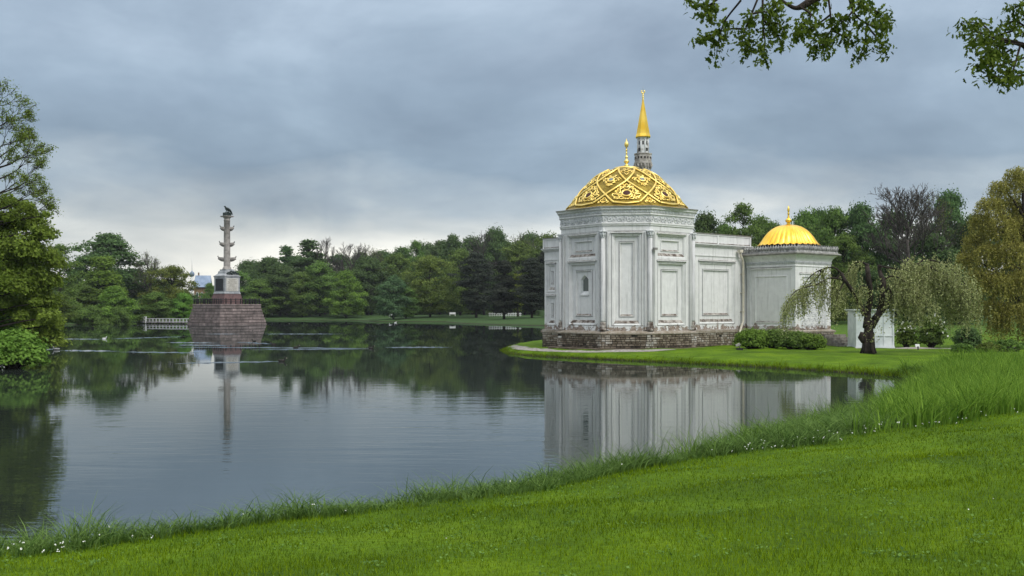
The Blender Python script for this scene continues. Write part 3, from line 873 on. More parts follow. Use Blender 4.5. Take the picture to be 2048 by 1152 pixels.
# minaret behind the dome
mn = (1.28, 5.0, 0)
mb = MB(); mb.lathe([(0.62, 6.5), (0.60, 13.6), (0.64, 13.65), (0.64, 13.78), (0.58, 13.80), (0.58, 13.98)], 16, mn, smooth=False)
minaret = mb.build('minaret', M['minaret'], bath)
mb = MB(); mb.lathe([(0.58, 13.98), (0.60, 14.2), (0.66, 14.42), (0.71, 14.50), (0.71, 14.62), (0.68, 14.64)], 16, mn, smooth=False)
for j in range(16):
    a = 2 * math.pi * (j + 0.5) / 16
    mb.tube([(mn[0] + 0.60 * math.cos(a), mn[1] + 0.60 * math.sin(a), 14.10), (mn[0] + 0.72 * math.cos(a), mn[1] + 0.72 * math.sin(a), 14.46)], [0.04, 0.06], 5)
mb.lathe([(0.70, 14.62), (0.70, 15.22), (0.74, 15.24), (0.74, 15.31), (0.62, 15.32)], 8, mn, smooth=False, a0=R(22.5))
for j in range(8):
    a = 2 * math.pi * j / 8
    for q in (-0.14, 0.14):
        f = Face((mn[0] + 0.65 * math.cos(a) + 0.5 * math.sin(a), mn[1] + 0.65 * math.sin(a) - 0.5 * math.cos(a)), (mn[0] + 0.65 * math.cos(a) - 0.5 * math.sin(a), mn[1] + 0.65 * math.sin(a) + 0.5 * math.cos(a)))
        fbox(mb, f, 0.5 + q - 0.06, 0.5 + q + 0.06, 14.88, 15.04, -0.03, 0.012, 1)
bal = mb.build('balcony', [M['minaret'], M['dark']], bath)
mb = MB(); mb.lathe([(0.47, 15.30), (0.44, 15.36), (0.44, 16.42), (0.50, 16.46), (0.50, 16.54), (0.58, 16.58)], 8, mn, smooth=False, a0=R(22.5))
for j in range(8):
    a = 2 * math.pi * j / 8 + R(22.5)
    mb.lathe([(0.05, 15.34), (0.045, 16.44)], 6, (mn[0] + 0.45 * math.cos(a), mn[1] + 0.45 * math.sin(a), 0))
lan = mb.build('lantern', M['minaret_white'], bath)
for j in range(8):
    a = 2 * math.pi * j / 8
    f = Face((mn[0] + 0.41 * math.cos(a) + 0.5 * math.sin(a), mn[1] + 0.41 * math.sin(a) - 0.5 * math.cos(a)), (mn[0] + 0.41 * math.cos(a) - 0.5 * math.sin(a), mn[1] + 0.41 * math.sin(a) + 0.5 * math.cos(a)))
    mb = MB(); fbox(mb, f, 0.44, 0.56, 15.98, 16.26, -0.03, 0.006); mb.build('slit_window', M['dark'], lan)
    if j % 2:
        mb = MB(); fbox(mb, f, 0.40, 0.60, 15.48, 15.74, -0.03, 0.006); mb.build('low_window', M['dark'], lan)
mb = MB(); mb.lathe([(0.60, 16.56), (0.62, 16.62), (0.55, 16.85), (0.30, 18.2), (0.06, 19.5)], 8, mn, smooth=False, a0=R(22.5))
sp = mb.build('spire', M['gold_bright'], bath)
finial('spire_finial', M['gold'], sp, (mn[0], mn[1], 19.48), [(0.06, 0), (0.10, 0.06), (0.05, 0.12), (0.05, 0.18), (0.10, 0.24), (0.05, 0.30), (0.045, 0.36), (0.09, 0.42), (0.04, 0.48), (0.025, 0.56)], crescent=(0.68, 0.12))
mb = MB(); mb.tube([(mn[0], mn[1], 20.2), (mn[0], mn[1], 20.62)], [0.015, 0.008], 5); mb.build('lightning_rod', M['metal_grey'], sp)

# wings
def wing(p0, p1, ztop, panels, back=(3.2, 0), plinth_bricks=True, seed=3, base=0.45):
    f = Face(p0, p1)
    zc = ztop - 0.92
    wl = facade(f, ZP - 0.06, zc, panels)
    for pr in panels: panel(f, pr, ladder(0, 0.26 if pr[1] - pr[0] > 1.6 else 0.10, 0.08), wl)
    mb = MB()      # body behind the face
    vs = [f(0, ZP - 0.06, -0.4), f(f.len, ZP - 0.06, -0.4), f(f.len, ZP - 0.06, -back[0]), f(0, ZP - 0.06, -back[0])]
    vs += [(x, y, ztop - 0.03) for x, y, z in vs]
    mb.add(vs, [(1, 2, 6, 5), (2, 3, 7, 6), (3, 0, 4, 7), (4, 5, 6, 7)])
    fbox(mb, f, 0, 0.02, ZP - 0.06, zc, -0.4, -0.004); fbox(mb, f, f.len - 0.02, f.len, ZP - 0.06, zc, -0.4, -0.004)
    mb.build('wing_body', M['plaster'], bath)
    e = MB()
    fbox(e, f, -0.02, f.len + 0.02, zc - 0.70, zc - 0.62, -0.05, 0.05)
    fbox(e, f, 0, f.len, zc - 0.62, zc - 0.05, -0.05, 0.02)
    fbox(e, f, -0.05, f.len + 0.05, zc - 0.05, zc + 0.04, -0.05, 0.08)
    fbox(e, f, -0.12, f.len + 0.12, zc + 0.04, zc + 0.12, -0.05, 0.17)
    fbox(e, f, -0.16, f.len + 0.16, zc + 0.12, zc + 0.18, -0.05, 0.24)
    par = e.build('wing_cornice', M['plaster'], bath)
    e = MB()
    fbox(e, f, -0.06, f.len + 0.06, zc + 0.18, ztop, -0.25, 0.07)
    fbox(e, f, -0.02, f.len + 0.02, zc + 0.22, zc + 0.27, 0.07, 0.10, 1)
    fbox(e, f, -0.06, f.len + 0.06, ztop - 0.12, ztop - 0.06, 0.07, 0.11)
    for s in np.linspace(0.0, f.len, max(2, int(f.len / 2.6) + 1)): fbox(e, f, s - 0.07, s + 0.07, zc + 0.18, ztop - 0.06, 0.07, 0.12)
    e.build('parapet', [M['plaster'], M['sill']], par)
    e = MB(); fbox(e, f, -0.12, f.len + 0.12, ztop, ztop + 0.035, -back[0], 0.15); e.build('parapet_flashing', M['metal_grey'], par)
    e = MB(); fbox(e, f, -0.1, f.len + 0.1, 0.0, ZP - 0.10, -back[0], 0.14); pl = e.build('plinth', M['mortar'], bath)
    b = brick_courses(f, 0.34, ZP - 0.22, 7, 0.36, 0.22, seed=seed, base=base); b.build('brickwork', M['plinth'], pl, kind='stuff')
    e = MB(); fbox(e, f, -0.12, f.len + 0.12, ZP - 0.22, ZP - 0.06, -0.3, 0.27, 0, 0.6); fbox(e, f, -0.12, f.len + 0.12, ZP - 0.06, ZP + 0.02, -0.3, 0.14, 0, 0.72); e.build('plinth_moulding', M['plinth'], pl)
    return f
W0, W1 = (3.96, -1.64), (9.25, 3.65)
fw = wing(W0, W1, 8.67, [(1.72, 5.80, 2.08, 6.68)], seed=5, base=0.50)
fl = wing((-6.05, 0.45), (-4.2, -1.4), 8.40, [(0.22, 1.25, 4.42, 6.55), (0.22, 1.25, 1.98, 4.18)], back=(4.0, 0), seed=8, base=0.45)

# corner pavilion with the fluted dome
PC = Vector((12.1, 0.16, 0)); SD = 4.35
cx, cy = PC.x - 0.02, PC.y + SD / math.sqrt(2)
def sq(d, z):
    h = (SD / 2 + d) * math.sqrt(2)
    return [(cx, cy - h, z), (cx + h, cy, z), (cx, cy + h, z), (cx - h, cy, z)]
sv = sq(0, 0)
ZE = 6.95
for k in range(4):
    f = Face(sv[k], sv[(k + 1) % 4])
    if k == 3:
        rc = (0.35, f.len - 0.35, 1.95, 6.15)
        wl = facade(f, ZP - 0.06, ZE, [rc])
        panel(f, rc, [(0.05, 0.05, 0.05, -0.035), (0.30, 0.12, 0.42, 0), (0.05, 0.05, 0.05, 0.03), (0.05, 0.05, 0.05, 0), (0.06, 0.06, 0.06, -0.06)], wl)
    elif k == 0:
        rc = (0.55, f.len - 0.45, 1.75, 5.75)
        wl = facade(f, ZP - 0.06, ZE, [rc])
        s0, s1, z0, z1, n = panel(f, rc, [(0.06, 0.0, 0.06, 0.04), (0.16, 0.0, 0.16, 0), (0.06, 0.0, 0.06, -0.10), (0.22, 0.0, 0.22, 0), (0.05, 0.0, 0.05, -0.08)], wl)
        tb = MB()      # carved portal surround
        for i in range(int((z1 - z0) / 0.22)):
            z = z0 + 0.12 + i * 0.22
            for s in (rc[0] + 0.13, rc[1] - 0.13): fbox(tb, f, s - 0.05, s + 0.05, z - 0.07, z + 0.07, 0.03, 0.06)
            for s in (s0 - 0.13, s1 + 0.13): fbox(tb, f, s - 0.06, s + 0.06, z - 0.05, z + 0.05, n + 0.06, n + 0.105)
        for i in range(int((s1 - s0) / 0.2)): fbox(tb, f, s0 + 0.05 + i * 0.2, s0 + 0.17 + i * 0.2, rc[3] - 0.20, rc[3] - 0.08, 0.03, 0.06)
        for i in range(6):
            for j in range(8):
                scroll(tb, f, s0 + (i + 0.5) * (s1 - s0) / 6, z0 + 0.25 + j * (z1 - z0 - 0.2) / 8, n + 0.01, (s1 - s0) / 6, 0.34, (i + j) % 2, 0.018)
        tb.build('carved_portal', M['relief'], wl, kind='stuff')
    else:
        facade(f, ZP - 0.06, ZE, [])
e = MB()
e.loop_prism(rings([(0.0, 6.28), (0.05, 6.30), (0.05, 6.36), (0.02, 6.40), (0.04, 6.70), (0.10, 6.86), (0.20, 7.02), (0.34, 7.12)], sq), capt=False)
pent = e.build('pavilion_cornice', M['plaster'], bath)
e = MB(); e.loop_prism(rings([(0.34, 7.12), (0.52, 7.17), (0.55, 7.21), (0.55, 7.27), (0.40, 7.33)], sq), capt=True, capb=True); e.build('eave_gutter', M['metal_grey'], pent)
e = MB()
q = sq(0.045, 0)
for k in (3, 0):
    f = Face(q[k], q[(k + 1) % 4])
    n = 34
    for i in range(n):
        s = (i + 0.5) * f.len / n
        e.tube([f(s - 0.03, 6.46, 0.0), f(s + 0.03, 6.66, 0.03)], 0.028, 5)
e.build('bead_band', M['relief'], pent, kind='stuff')
e = MB()     # cresting of leaf-shaped acroteria
q = sq(0.36, 0)
rg = random.Random(4)
for k in range(4):
    f = Face(q[k], q[(k + 1) % 4])
    n = 22
    fbox(e, f, 0, f.len, 7.33, 7.45, -0.06, 0.03, 0, 0.4)
    for i in range(n):
        s = (i + 0.5) * f.len / n; wv = f.len / n * 0.5; t = rg.uniform(0.2, 0.8)
        out = [(-0.5, 0), (-0.95, 0.45), (-0.6, 0.7), (-0.35, 0.62), (0, 1.0), (0.35, 0.62), (0.6, 0.7), (0.95, 0.45), (0.5, 0)]
        vs = [f(s + a * wv, 7.44 + b * 0.42, 0.0 + 0.10 * b) for a, b in out] + [f(s + a * wv, 7.44 + b * 0.42, -0.06 + 0.10 * b) for a, b in out]
        m9 = 9
        e.add(vs, [tuple(range(9)), tuple(range(17, 8, -1))] + [(i2, i2 + 9, (i2 + 1) % 9 + 9, (i2 + 1) % 9) for i2 in range(9)], 0, t)
        e.tube([f(s, 7.46, 0.03), f(s, 7.62, 0.09), f(s, 7.76, 0.13)], [0.045, 0.05, 0.02], 5)
e.build('cresting', M['ornament_grey'], pent, kind='stuff')
e = MB()
prof = smooth_path([(2.30, 7.92), (2.16, 8.02), (1.95, 8.30), (1.72, 8.65), (1.40, 9.02), (0.95, 9.34), (0.45, 9.50), (0.10, 9.54)], 4)
n, fl_n = 192, 32
vs = []
for r, z in prof:
    for j in range(n):
        a = 2 * math.pi * j / n
        c = abs(math.cos(fl_n / 2 * a))
        amp = 0.11 * min(1, r / 2.0)
        rr = r + amp * (c - 0.5)
        zz = z - (0.10 * (1 - c) if z < 7.95 else 0) * -1
        vs.append((cx + rr * math.cos(a), cy + rr * math.sin(a), zz))
fs = [(i * n + j, i * n + (j + 1) % n, (i + 1) * n + (j + 1) % n, (i + 1) * n + j) for i in range(len(prof) - 1) for j in range(n)]
e.add(vs, fs, smooth=True)
e.build('fluted_dome', M['gold_bright'], bath)
e = MB(); e.lathe([(2.12, 7.3), (2.12, 7.95), (0.5, 8.3)], 32, (cx, cy, 0)); e.build('dome_drum', M['dark'], bath)
finial('finial', M['gold_bright'], bath, (cx, cy, 9.50), [(0.14, 0), (0.16, 0.08), (0.10, 0.16), (0.22, 0.26), (0.24, 0.36), (0.16, 0.46), (0.07, 0.54), (0.10, 0.60), (0.06, 0.66), (0.06, 0.80), (0.10, 0.86), (0.05, 0.92), (0.06, 1.0), (0.10, 1.12), (0.07, 1.26), (0.01, 1.46)])
e = MB(); e.loop_prism(rings([(0.14, 0), (0.14, ZP - 0.1)], sq), capt=True); pl = e.build('plinth', M['mortar'], bath)
q = sq(0.14, 0)
bw = MB()
for k in (3, 0):
    f = Face(q[k], q[(k + 1) % 4])
    b = brick_courses(f, 0.34, ZP - 0.22, 7, 0.4, 0.08, seed=30 + k, base=0.48)
    bw.add(b.v, b.f); bw.t[-len(b.t):] = b.t
bw.build('brickwork', M['plinth'], pl, kind='stuff')
e = MB(); e.loop_prism(rings([(0.26, ZP - 0.22), (0.28, ZP - 0.1), (0.1, ZP - 0.03), (0.0, ZP)], sq), capt=False, t=0.65); e.build('plinth_moulding', M['plinth'], pl)
# downpipe in the corner of wing and pavilion
e = MB()
pb = fw
pts = [fw(6.02, 7.45, 0.30), fw(6.06, 7.25, 0.30), fw(6.40, 6.85, 0.24), fw(6.48, 6.6, 0.22), fw(6.50, 4.5, 0.22), fw(6.48, 2.3, 0.22), fw(6.2, 1.95, 0.30), fw(5.72, 1.52, 0.52), fw(5.66, 1.3, 0.60), fw(5.66, 0.95, 0.60), fw(5.76, 0.62, 0.66)]
e.tube(pts, 0.085, 8)
dp = e.build('downpipe', M['cream'], bath)
e = MB(); fbox(e, fw, 5.85, 6.19, 7.40, 7.62, 0.18, 0.45); e.build('hopper', M['cream'], dp)
for z in (3.0, 4.4, 5.8):
    e = MB(); fbox(e, fw, 6.39, 6.61, z, z + 0.05, 0.0, 0.315); e.build('pipe_bracket', M['cream'], dp)
# stone steps on the entrance side
e = MB()
fs_ = Face(sv[0], sv[1])
for i in range(5):
    z = 1.30 - i * 0.19
    fbox(e, fs_, 2.9, 5.6, 0.0, z, 0.2 + i * 0.30, 0.5 + i * 0.30, 0)
e.build('entrance_steps', M['stone_step'], bath)
# ------------------------------------------------------------------ rostral column on its granite island
T2 = math.atan2(454 - 1024, 2000)
RC = 210 / math.cos(T2)
colm = empty('rostral_column', (RC * math.sin(T2), RC * math.cos(T2), 0), -T2)
tag(colm, 'tall marble rostral column with bronze eagle on a granite island', 'monument')
AL = R(35)
def rsq(h, z, al=AL):
    pts = []
    for a in (-135, -45, 45, 135):
        r = h * math.sqrt(2)
        pts.append((r * math.cos(R(a) + al), r * math.sin(R(a) + al), z))
    return pts     # nearest-left, right, far, left corners
rows = 7
HB, HT, ZT = 5.75, 4.85, 3.90
mb = MB(); mb.loop_prism([rsq(HB - 0.25, -0.6), rsq(HT - 0.25, ZT)], capt=True)
isl = mb.build('stone_base', M['mortar'], colm)
rg = random.Random(11)
for k in range(4):
    for r in range(rows):
        z0, z1 = -0.25 + r * (ZT + 0.25) / rows, -0.25 + (r + 1) * (ZT + 0.25) / rows
        h0 = HB + (HT - HB) * (z0 / ZT); h1 = HB + (HT - HB) * (z1 / ZT)
        f0, f1 = Face(rsq(h0, 0)[k], rsq(h0, 0)[(k + 1) % 4]), Face(rsq(h1, 0)[k], rsq(h1, 0)[(k + 1) % 4])
        cuts = [0.0]
        while cuts[-1] < 1: cuts.append(cuts[-1] + rg.uniform(0.09, 0.19))
        cuts[-1] = 1.0
        if cuts[-1] - cuts[-2] < 0.06: cuts.pop(-2)
        for a, b in zip(cuts, cuts[1:]):
            g = 0.018; pr = rg.uniform(0.0, 0.05)
            def q(fa, t, z, n): return fa(min(max(t, 0), 1) * fa.len, z, n)
            ga, gb = (a + g / f0.len if a > 0 else a), (b - g / f0.len if b < 1 else b)
            e0 = 0.0
            vs = [q(f0, ga, z0 + 0.03, -0.35), q(f0, gb, z0 + 0.03, -0.35), q(f1, gb, z1 - 0.03, -0.35), q(f1, ga, z1 - 0.03, -0.35),
                  q(f0, ga, z0 + 0.07, pr), q(f0, gb, z0 + 0.07, pr), q(f1, gb, z1 - 0.05, pr + 0.07), q(f1, ga, z1 - 0.05, pr + 0.07)]
            m_ = MB().add(vs, [(4, 5, 6, 7), (0, 1, 5, 4), (1, 2, 6, 5), (2, 3, 7, 6), (3, 0, 4, 7), (3, 2, 1, 0)], 0, rg.uniform(0.25, 0.75) + (0.3 if rg.random() < 0.08 else 0))
            m_.build('granite_block', M['granite'], isl)
mb = MB(); mb.loop_prism([rsq(HT + 0.10, ZT + 0.002), rsq(HT + 0.14, ZT + 0.08), rsq(HT + 0.14, ZT + 0.26), rsq(HT + 0.05, ZT + 0.32)], capt=True, capb=True, t=0.72)
mb.build('coping', M['granite'], colm)
mb = MB()
for i in range(4):    # mooring rings / drain holes
    f = Face(rsq(HB - 0.48, 0)[0], rsq(HB - 0.48, 0)[1]) if i < 2 else Face(rsq(HB - 0.48, 0)[3], rsq(HB - 0.48, 0)[0])
    s = (0.2, 0.72, 0.3, 0.75)[i] * f.len
    mb.lathe([(0.10, 0), (0.10, 0.12)], 8, f(s, 1.25, 0.3))
mb.build('mooring_boss', M['black_iron'], isl)
mb = MB(); mb.loop_prism([rsq(2.20, ZT + 0.30), rsq(2.20, ZT + 1.5), rsq(2.02, ZT + 2.3), rsq(2.02, ZT + 2.47)], capt=True)
mb.build('red_plinth', M['red_granite'], colm)
PB, PT = ZT + 2.47, 10.15
mb = MB(); mb.loop_prism([rsq(1.98, PB), rsq(1.98, PB + 0.22), rsq(1.86, PB + 0.32), rsq(1.86, PT - 0.35), rsq(1.95, PT - 0.25), rsq(2.0, PT)], capt=True)
ped = mb.build('pedestal', M['marble'], colm)
sqv = rsq(1.86, 0)
fR, fLf = Face(sqv[0], sqv[1]), Face(sqv[3], sqv[0])
mb = MB(); fbox(mb, fLf, 0.55, fLf.len - 0.55, PB + 0.62, PT - 0.60, -0.02, 0.05); mb.build('plaque', M['bronze_plaque'], ped)
mb = MB(); fbox(mb, fR, 0.38, fR.len - 0.38, PB + 0.55, PT - 0.52, -0.02, 0.05); pq = mb.build('plaque', M['marble_white'], ped)
mb = MB()
lines = [(0.9, 2.8), (1.1, 2.6), (0.75, 2.95), (0.9, 2.8), (0.7, 3.0), (1.2, 2.5), (0.7, 3.0), (0.95, 2.75), (0.75, 2.95), (0.85, 2.85), (0.7, 3.0)]
for i, (a, b) in enumerate(lines):
    z = PT - 0.78 - i * 0.225; s = a
    while s < b:
        ln = rg.uniform(0.07, 0.16)
        fbox(mb, fR, s, min(s + ln, b), z - 0.05, z + 0.05, 0.045, 0.056); s += ln + rg.choice((0.05, 0.05, 0.12))
mb.build('inscription', M['letter'], pq)
mb = MB(); mb.loop_prism([rsq(1.9, PT), rsq(1.75, PT + 0.12), rsq(1.35, PT + 0.45), rsq(1.28, PT + 0.85), rsq(1.20, PT + 1.0), rsq(1.05, PT + 1.05), rsq(1.05, PT + 1.35)], capt=True)
mb.build('pedestal_top', M['marble'], colm)
mb = MB()    # bronze trophy heap lying on the pedestal ledge
for i in range(14):
    s = 0.9 + i * 0.19; zz = PT + 0.32 + 0.45 * abs(math.sin(i * 1.9)) * math.sin(math.pi * i / 13) + 0.1
    mb.tube([fR(s - 0.35, zz, -0.25), fR(s, zz + 0.18 * math.sin(i * 2.1), -0.05), fR(s + 0.35, zz + 0.25 * math.cos(i * 1.3), -0.2)], [0.07, 0.18, 0.06], 6)
mb.lathe([(0.05, 0), (0.32, 0.08), (0.34, 0.2), (0.1, 0.3)], 10, fR(2.1, PT + 0.35, -0.4))
mb.build('bronze_trophy', M['bronze'], colm)
mb = MB(); mb.lathe([(0.98, 11.48), (1.0, 11.58), (0.94, 11.70), (0.80, 11.76), (0.86, 11.86), (0.80, 11.96), (0.70, 12.0), (0.69, 12.2), (0.665, 17), (0.62, 21.7), (0.68, 21.74), (0.68, 21.84), (0.62, 21.88), (0.63, 22.2), (0.80, 22.42), (0.86, 22.5)], 28)
mb.build('column_shaft', M['shaft'], colm)
mb = MB(); mb.loop_prism([rsq(0.85, 22.48), rsq(0.98, 22.56), rsq(1.0, 22.74)], capt=True, capb=True); mb.build('capital', M['shaft'], colm)
mb = MB(); mb.loop_prism([rsq(0.62, 22.74), rsq(0.62, 23.35), rsq(0.56, 23.45)], capt=True); mb.build('statue_block', M['bronze'], colm)
for z, ext in ((20.05, 1.38), (16.75, 1.50), (13.65, 1.80)):
    for sg in (-1, 1):
        mb = MB()
        x0 = 0.45; n = 7; vs = []
        for i in range(n):      # hull sections from the shaft out to the raised stem
            t = i / (n - 1); x = sg * (x0 + (ext - x0) * t)
            hw = 0.40 * (1 - t ** 3) + 0.03; dk = 0.36 + 0.10 * t ** 2; kl = -0.52 + 0.50 * t ** 3
            vs += [(x, -hw, z + dk), (x, -hw * 0.95, z + (dk + kl) / 2), (x, 0, z + kl), (x, hw * 0.95, z + (dk + kl) / 2), (x, hw, z + dk)]
        fs = [(i * 5 + j, i * 5 + (j + 1) % 5, (i + 1) * 5 + (j + 1) % 5, (i + 1) * 5 + j) for i in range(n - 1) for j in range(5)] + [(4, 3, 2, 1, 0), tuple((n - 1) * 5 + j for j in range(5))]
        mb.add(vs, fs, smooth=False)
        ro = mb.build('rostrum', M['shaft'], colm)
        mb = MB(); xe = sg * ext
        mb.tube([(xe * 0.86, 0, z + 0.36), (xe * 0.99, 0, z + 0.44), (xe * 1.04, 0, z + 0.62), (xe * 0.97, 0, z + 0.70)], [0.11, 0.11, 0.09, 0.05], 6)
        mb.tube([(xe * 0.90, 0, z - 0.02), (xe * 1.06, 0, z + 0.06)], [0.10, 0.03], 6)
        mb.build('figurehead', M['bronze'], ro)
# eagle: body, folded wings, drooping tail
mb = MB()
bz = 23.45
mb.tube([(-0.62, 0, bz + 1.22), (-0.52, 0, bz + 1.28), (-0.40, 0, bz + 1.26), (-0.30, 0, bz + 1.05), (-0.12, 0, bz + 0.82), (0.22, 0, bz + 0.66), (0.52, 0, bz + 0.52), (0.80, 0, bz + 0.18), (1.02, 0, bz - 0.30), (1.10, 0, bz - 0.50)], [0.03, 0.13, 0.17, 0.20, 0.34, 0.36, 0.26, 0.20, 0.15, 0.04], 10)
for s in (-1, 1):
    mb.tube([(-0.22, s * 0.28, bz + 1.0), (0.1, s * 0.42, bz + 0.85), (0.5, s * 0.36, bz + 0.66), (0.80, s * 0.2, bz + 0.36), (0.98, s * 0.1, bz - 0.05)], [0.10, 0.22, 0.20, 0.14, 0.04], 8, flat=0.6)
    mb.tube([(-0.08, s * 0.16, bz + 0.66), (-0.14, s * 0.18, bz + 0.3), (-0.22, s * 0.18, bz + 0.0)], [0.16, 0.09, 0.07], 6)
    mb.tube([(-0.40, s * 0.18, bz + 0.03), (-0.1, s * 0.18, bz + 0.06)], [0.04, 0.07], 6)
mb.tube([(0.0, 0, bz), (0.28, 0, bz + 0.16), (0.45, 0, bz + 0.02)], [0.12, 0.22, 0.12], 7)
mb.build('eagle', M['bronze'], colm)
# terrace railing
mb = MB()
ZR = ZT + 0.32
rsv = rsq(HT - 0.12, 0)
rail = None
for k in range(4):
    f = Face(rsv[k], rsv[(k + 1) % 4])
    n = 13
    for z in (ZR + 0.45, ZR + 0.95): fbox(mb, f, 0, f.len, z - 0.045, z + 0.045, -0.04, 0.04)
rail = mb.build('railing', M['black_iron'], colm)
pm_ = MB(); pm_.lathe([(0.12, 0), (0.10, 1.0), (0.13, 1.05), (0.04, 1.2)], 6); pme = pm_.mesh('railing_post', M['black_iron'])
for k in range(4):
    f = Face(rsv[k], rsv[(k + 1) % 4])
    for i in range(8 if k in (0, 1) else 12):
        link('railing_post', pme, rail, loc=f(i * f.len / (8 if k in (0, 1) else 12), ZR, 0))

# ------------------------------------------------------------------ white footbridge to the island
brg = empty('footbridge', G(330, 648.5)); tag(brg, 'low white railed footbridge leading to the granite island', 'bridge')
b0 = brg.location
A_, B_ = P(386, 645, 213) - b0, P(291, 645, 218) - b0
A_.z = B_.z = 0
f = Face((B_.x, B_.y), (A_.x, A_.y))
mb = MB(); fbox(mb, f, 0, f.len, 0.18, 0.34, -1.4, 0.0); mb.build('deck', M['metal_grey'], brg)
bal_me = MB().box(-0.035, 0.035, -0.035, 0.035, 0.30, 1.10).mesh('baluster', M['white_paint'])
for dep in (-0.1, -1.35):
    mb = MB()
    for z, hh in ((1.10, 0.05), (0.55, 0.035)): fbox(mb, f, 0, f.len, z - hh, z + hh, dep - 0.06, dep + 0.06)
    rl = mb.build('rail', M['white_paint'], brg)
    for i in range(15): link('baluster', bal_me, rl, loc=f(i * f.len / 14, 0, dep), rot=(0, 0, 0))
mb = MB()
for i in range(5):
    for dep in (-0.25, -1.2):
        q = f(0.3 + i * (f.len - 0.6) / 4, 0, dep); mb.lathe([(0.10, -1.0), (0.10, 0.2)], 8, (q[0], q[1], 0))
mb.build('pile', M['bark'], brg)
C_ = P(276, 640, 226) - b0; C_.z = 0
f2 = Face((C_.x, C_.y), (B_.x - 0.15, B_.y + 0.1))
mb = MB()
for z in (1.55, 0.95): fbox(mb, f2, 0, f2.len, z - 0.05, z + 0.05, -0.05, 0.05)
for i in range(6): fbox(mb, f2, i * f2.len / 5 - 0.05, i * f2.len / 5 + 0.05, 0.2, 1.6, -0.045, 0.055)
mb.build('landing_rail', M['white_paint'], brg)
mb = MB(); fbox(mb, f, -0.12, 0.12, 0.1, 1.45, -0.22, 0.02); fbox(mb, f, -0.16, 0.16, 1.45, 1.55, -0.26, 0.06); mb.build('gate_post', M['white_paint'], brg)

# ------------------------------------------------------------------ house with blue roof behind the trees
hs = empty('brick_house', (-102.3, 330, 1.2), R(12)); hs.scale = (0.5, 1, 1); tag(hs, 'brick house with blue sheet roof between trees behind the column', 'house')
mb = MB(); mb.box(-5, 5, 0, 8, -1.0, 9.4); mb.build('wall', M['house_brick'], hs)
mb = MB(); mb.add([(-5.6, -0.6, 9.2), (5.6, -0.6, 9.2), (4.9, 4, 13.2), (-4.9, 4, 13.2), (-5.6, 8.6, 9.2), (5.6, 8.6, 9.2)], [(0, 1, 2, 3), (3, 2, 5, 4), (1, 5, 2), (4, 0, 3), (1, 0, 4, 5)]); rf = mb.build('roof', M['roof_blue'], hs)
mb = MB(); mb.box(-3.4, -2.6, 4.5, 5.3, 11, 14.2); mb.build('chimney', M['house_brick'], rf)
wf = [(-0.7, 0), (0.7, 0), (0.7, 2.2), (0.45, 2.75), (0, 3.0), (-0.45, 2.75), (-0.7, 2.2)]
for x in (-3, 0, 3):
    mb = MB(); vs = [(a * 1.25 + x, -0.08, 4.6 + b * 1.06 - 0.08) for a, b in wf]; mb.add(vs + [(a, 0.05, c) for a, b, c in vs], [tuple(range(7))] + [(i, (i + 1) % 7, (i + 1) % 7 + 7, i + 7) for i in range(7)])
    wn = mb.build('window', M['white_paint'], hs)
    mb = MB(); mb.add([(a + x, -0.10, 4.6 + b) for a, b in wf], [tuple(range(7))]); mb.build('pane', M['glass'], wn)
ms = empty('roof_mast', P(384, 560, 345)); tag(ms, 'thin pale mast with a small globe rising over the trees', 'mast')
ms.location.z = 1.0
mb = MB(); zt = P(384, 515, 345).z - 1.0; zb = P(384, 546, 345).z - 1.0
mb.tube([(0, 0, -1.5), (0, 0, zb)], 0.35, 8); mb.tube([(0, 0, zb), (0, 0, zt)], [0.12, 0.07], 6); mb.build('pole', M['white_paint'], ms)
mb = MB(); mb.lathe([(0.2, zb - 1.4), (0.75, zb - 0.9), (0.9, zb - 0.3), (0.7, zb + 0.2), (0.25, zb + 0.5), (0.1, zb + 0.9)], 10); mb.build('globe', M['roof_blue'], ms)

# ------------------------------------------------------------------ benches and low fence on the far bank
def bench(px, py, z, label, wd=1.7):
    g = G(px, py, z)
    b = empty('garden_bench', (g.x, g.y, gz(g.x, g.y))); tag(b, label, 'bench', 'white benches on the far bank')
    mb = MB(); mb.box(-wd / 2, wd / 2, -0.25, 0.25, 0.42, 0.50); mb.build('seat', M['white_paint'], b)
    mb = MB(); mb.box(-wd / 2, wd / 2, 0.22, 0.30, 0.55, 1.0); mb.build('backrest', M['white_paint'], b)
    for x in (-wd / 2 + 0.1, wd / 2 - 0.1):
        mb = MB(); mb.box(x - 0.07, x + 0.07, -0.23, 0.24, -0.05, 0.42); mb.build('leg', M['white_paint'], b)
bench(784, 632, 1.15, 'white bench under the bright green round tree on the far bank')
bench(905, 632.5, 1.15, 'white bench between the olive tree and the dark conifers')
bench(540, 630.5, 1.2, 'white bench under trees just past the granite island')
fe = empty('low_fence', G(1010, 636, 0.8)); tag(fe, 'low white fence under the dark conifers on the far bank', 'fence')
fe.location.z = gz(fe.location.x, fe.location.y)
fl_me = MB().box(-0.09, 0.09, -0.05, 0.05, -0.1, 1.0).mesh('fence_post', M['white_paint'])
for i in range(14): link('fence_post', fl_me, fe, loc=((i - 6.5) * 0.62, 0, 0))
mb = MB(); mb.box(-4.4, 4.4, -0.09, -0.05, 0.62, 0.80); mb.box(-4.4, 4.4, -0.09, -0.05, 0.22, 0.36); mb.build('fence_rail', M['white_paint'], fe)

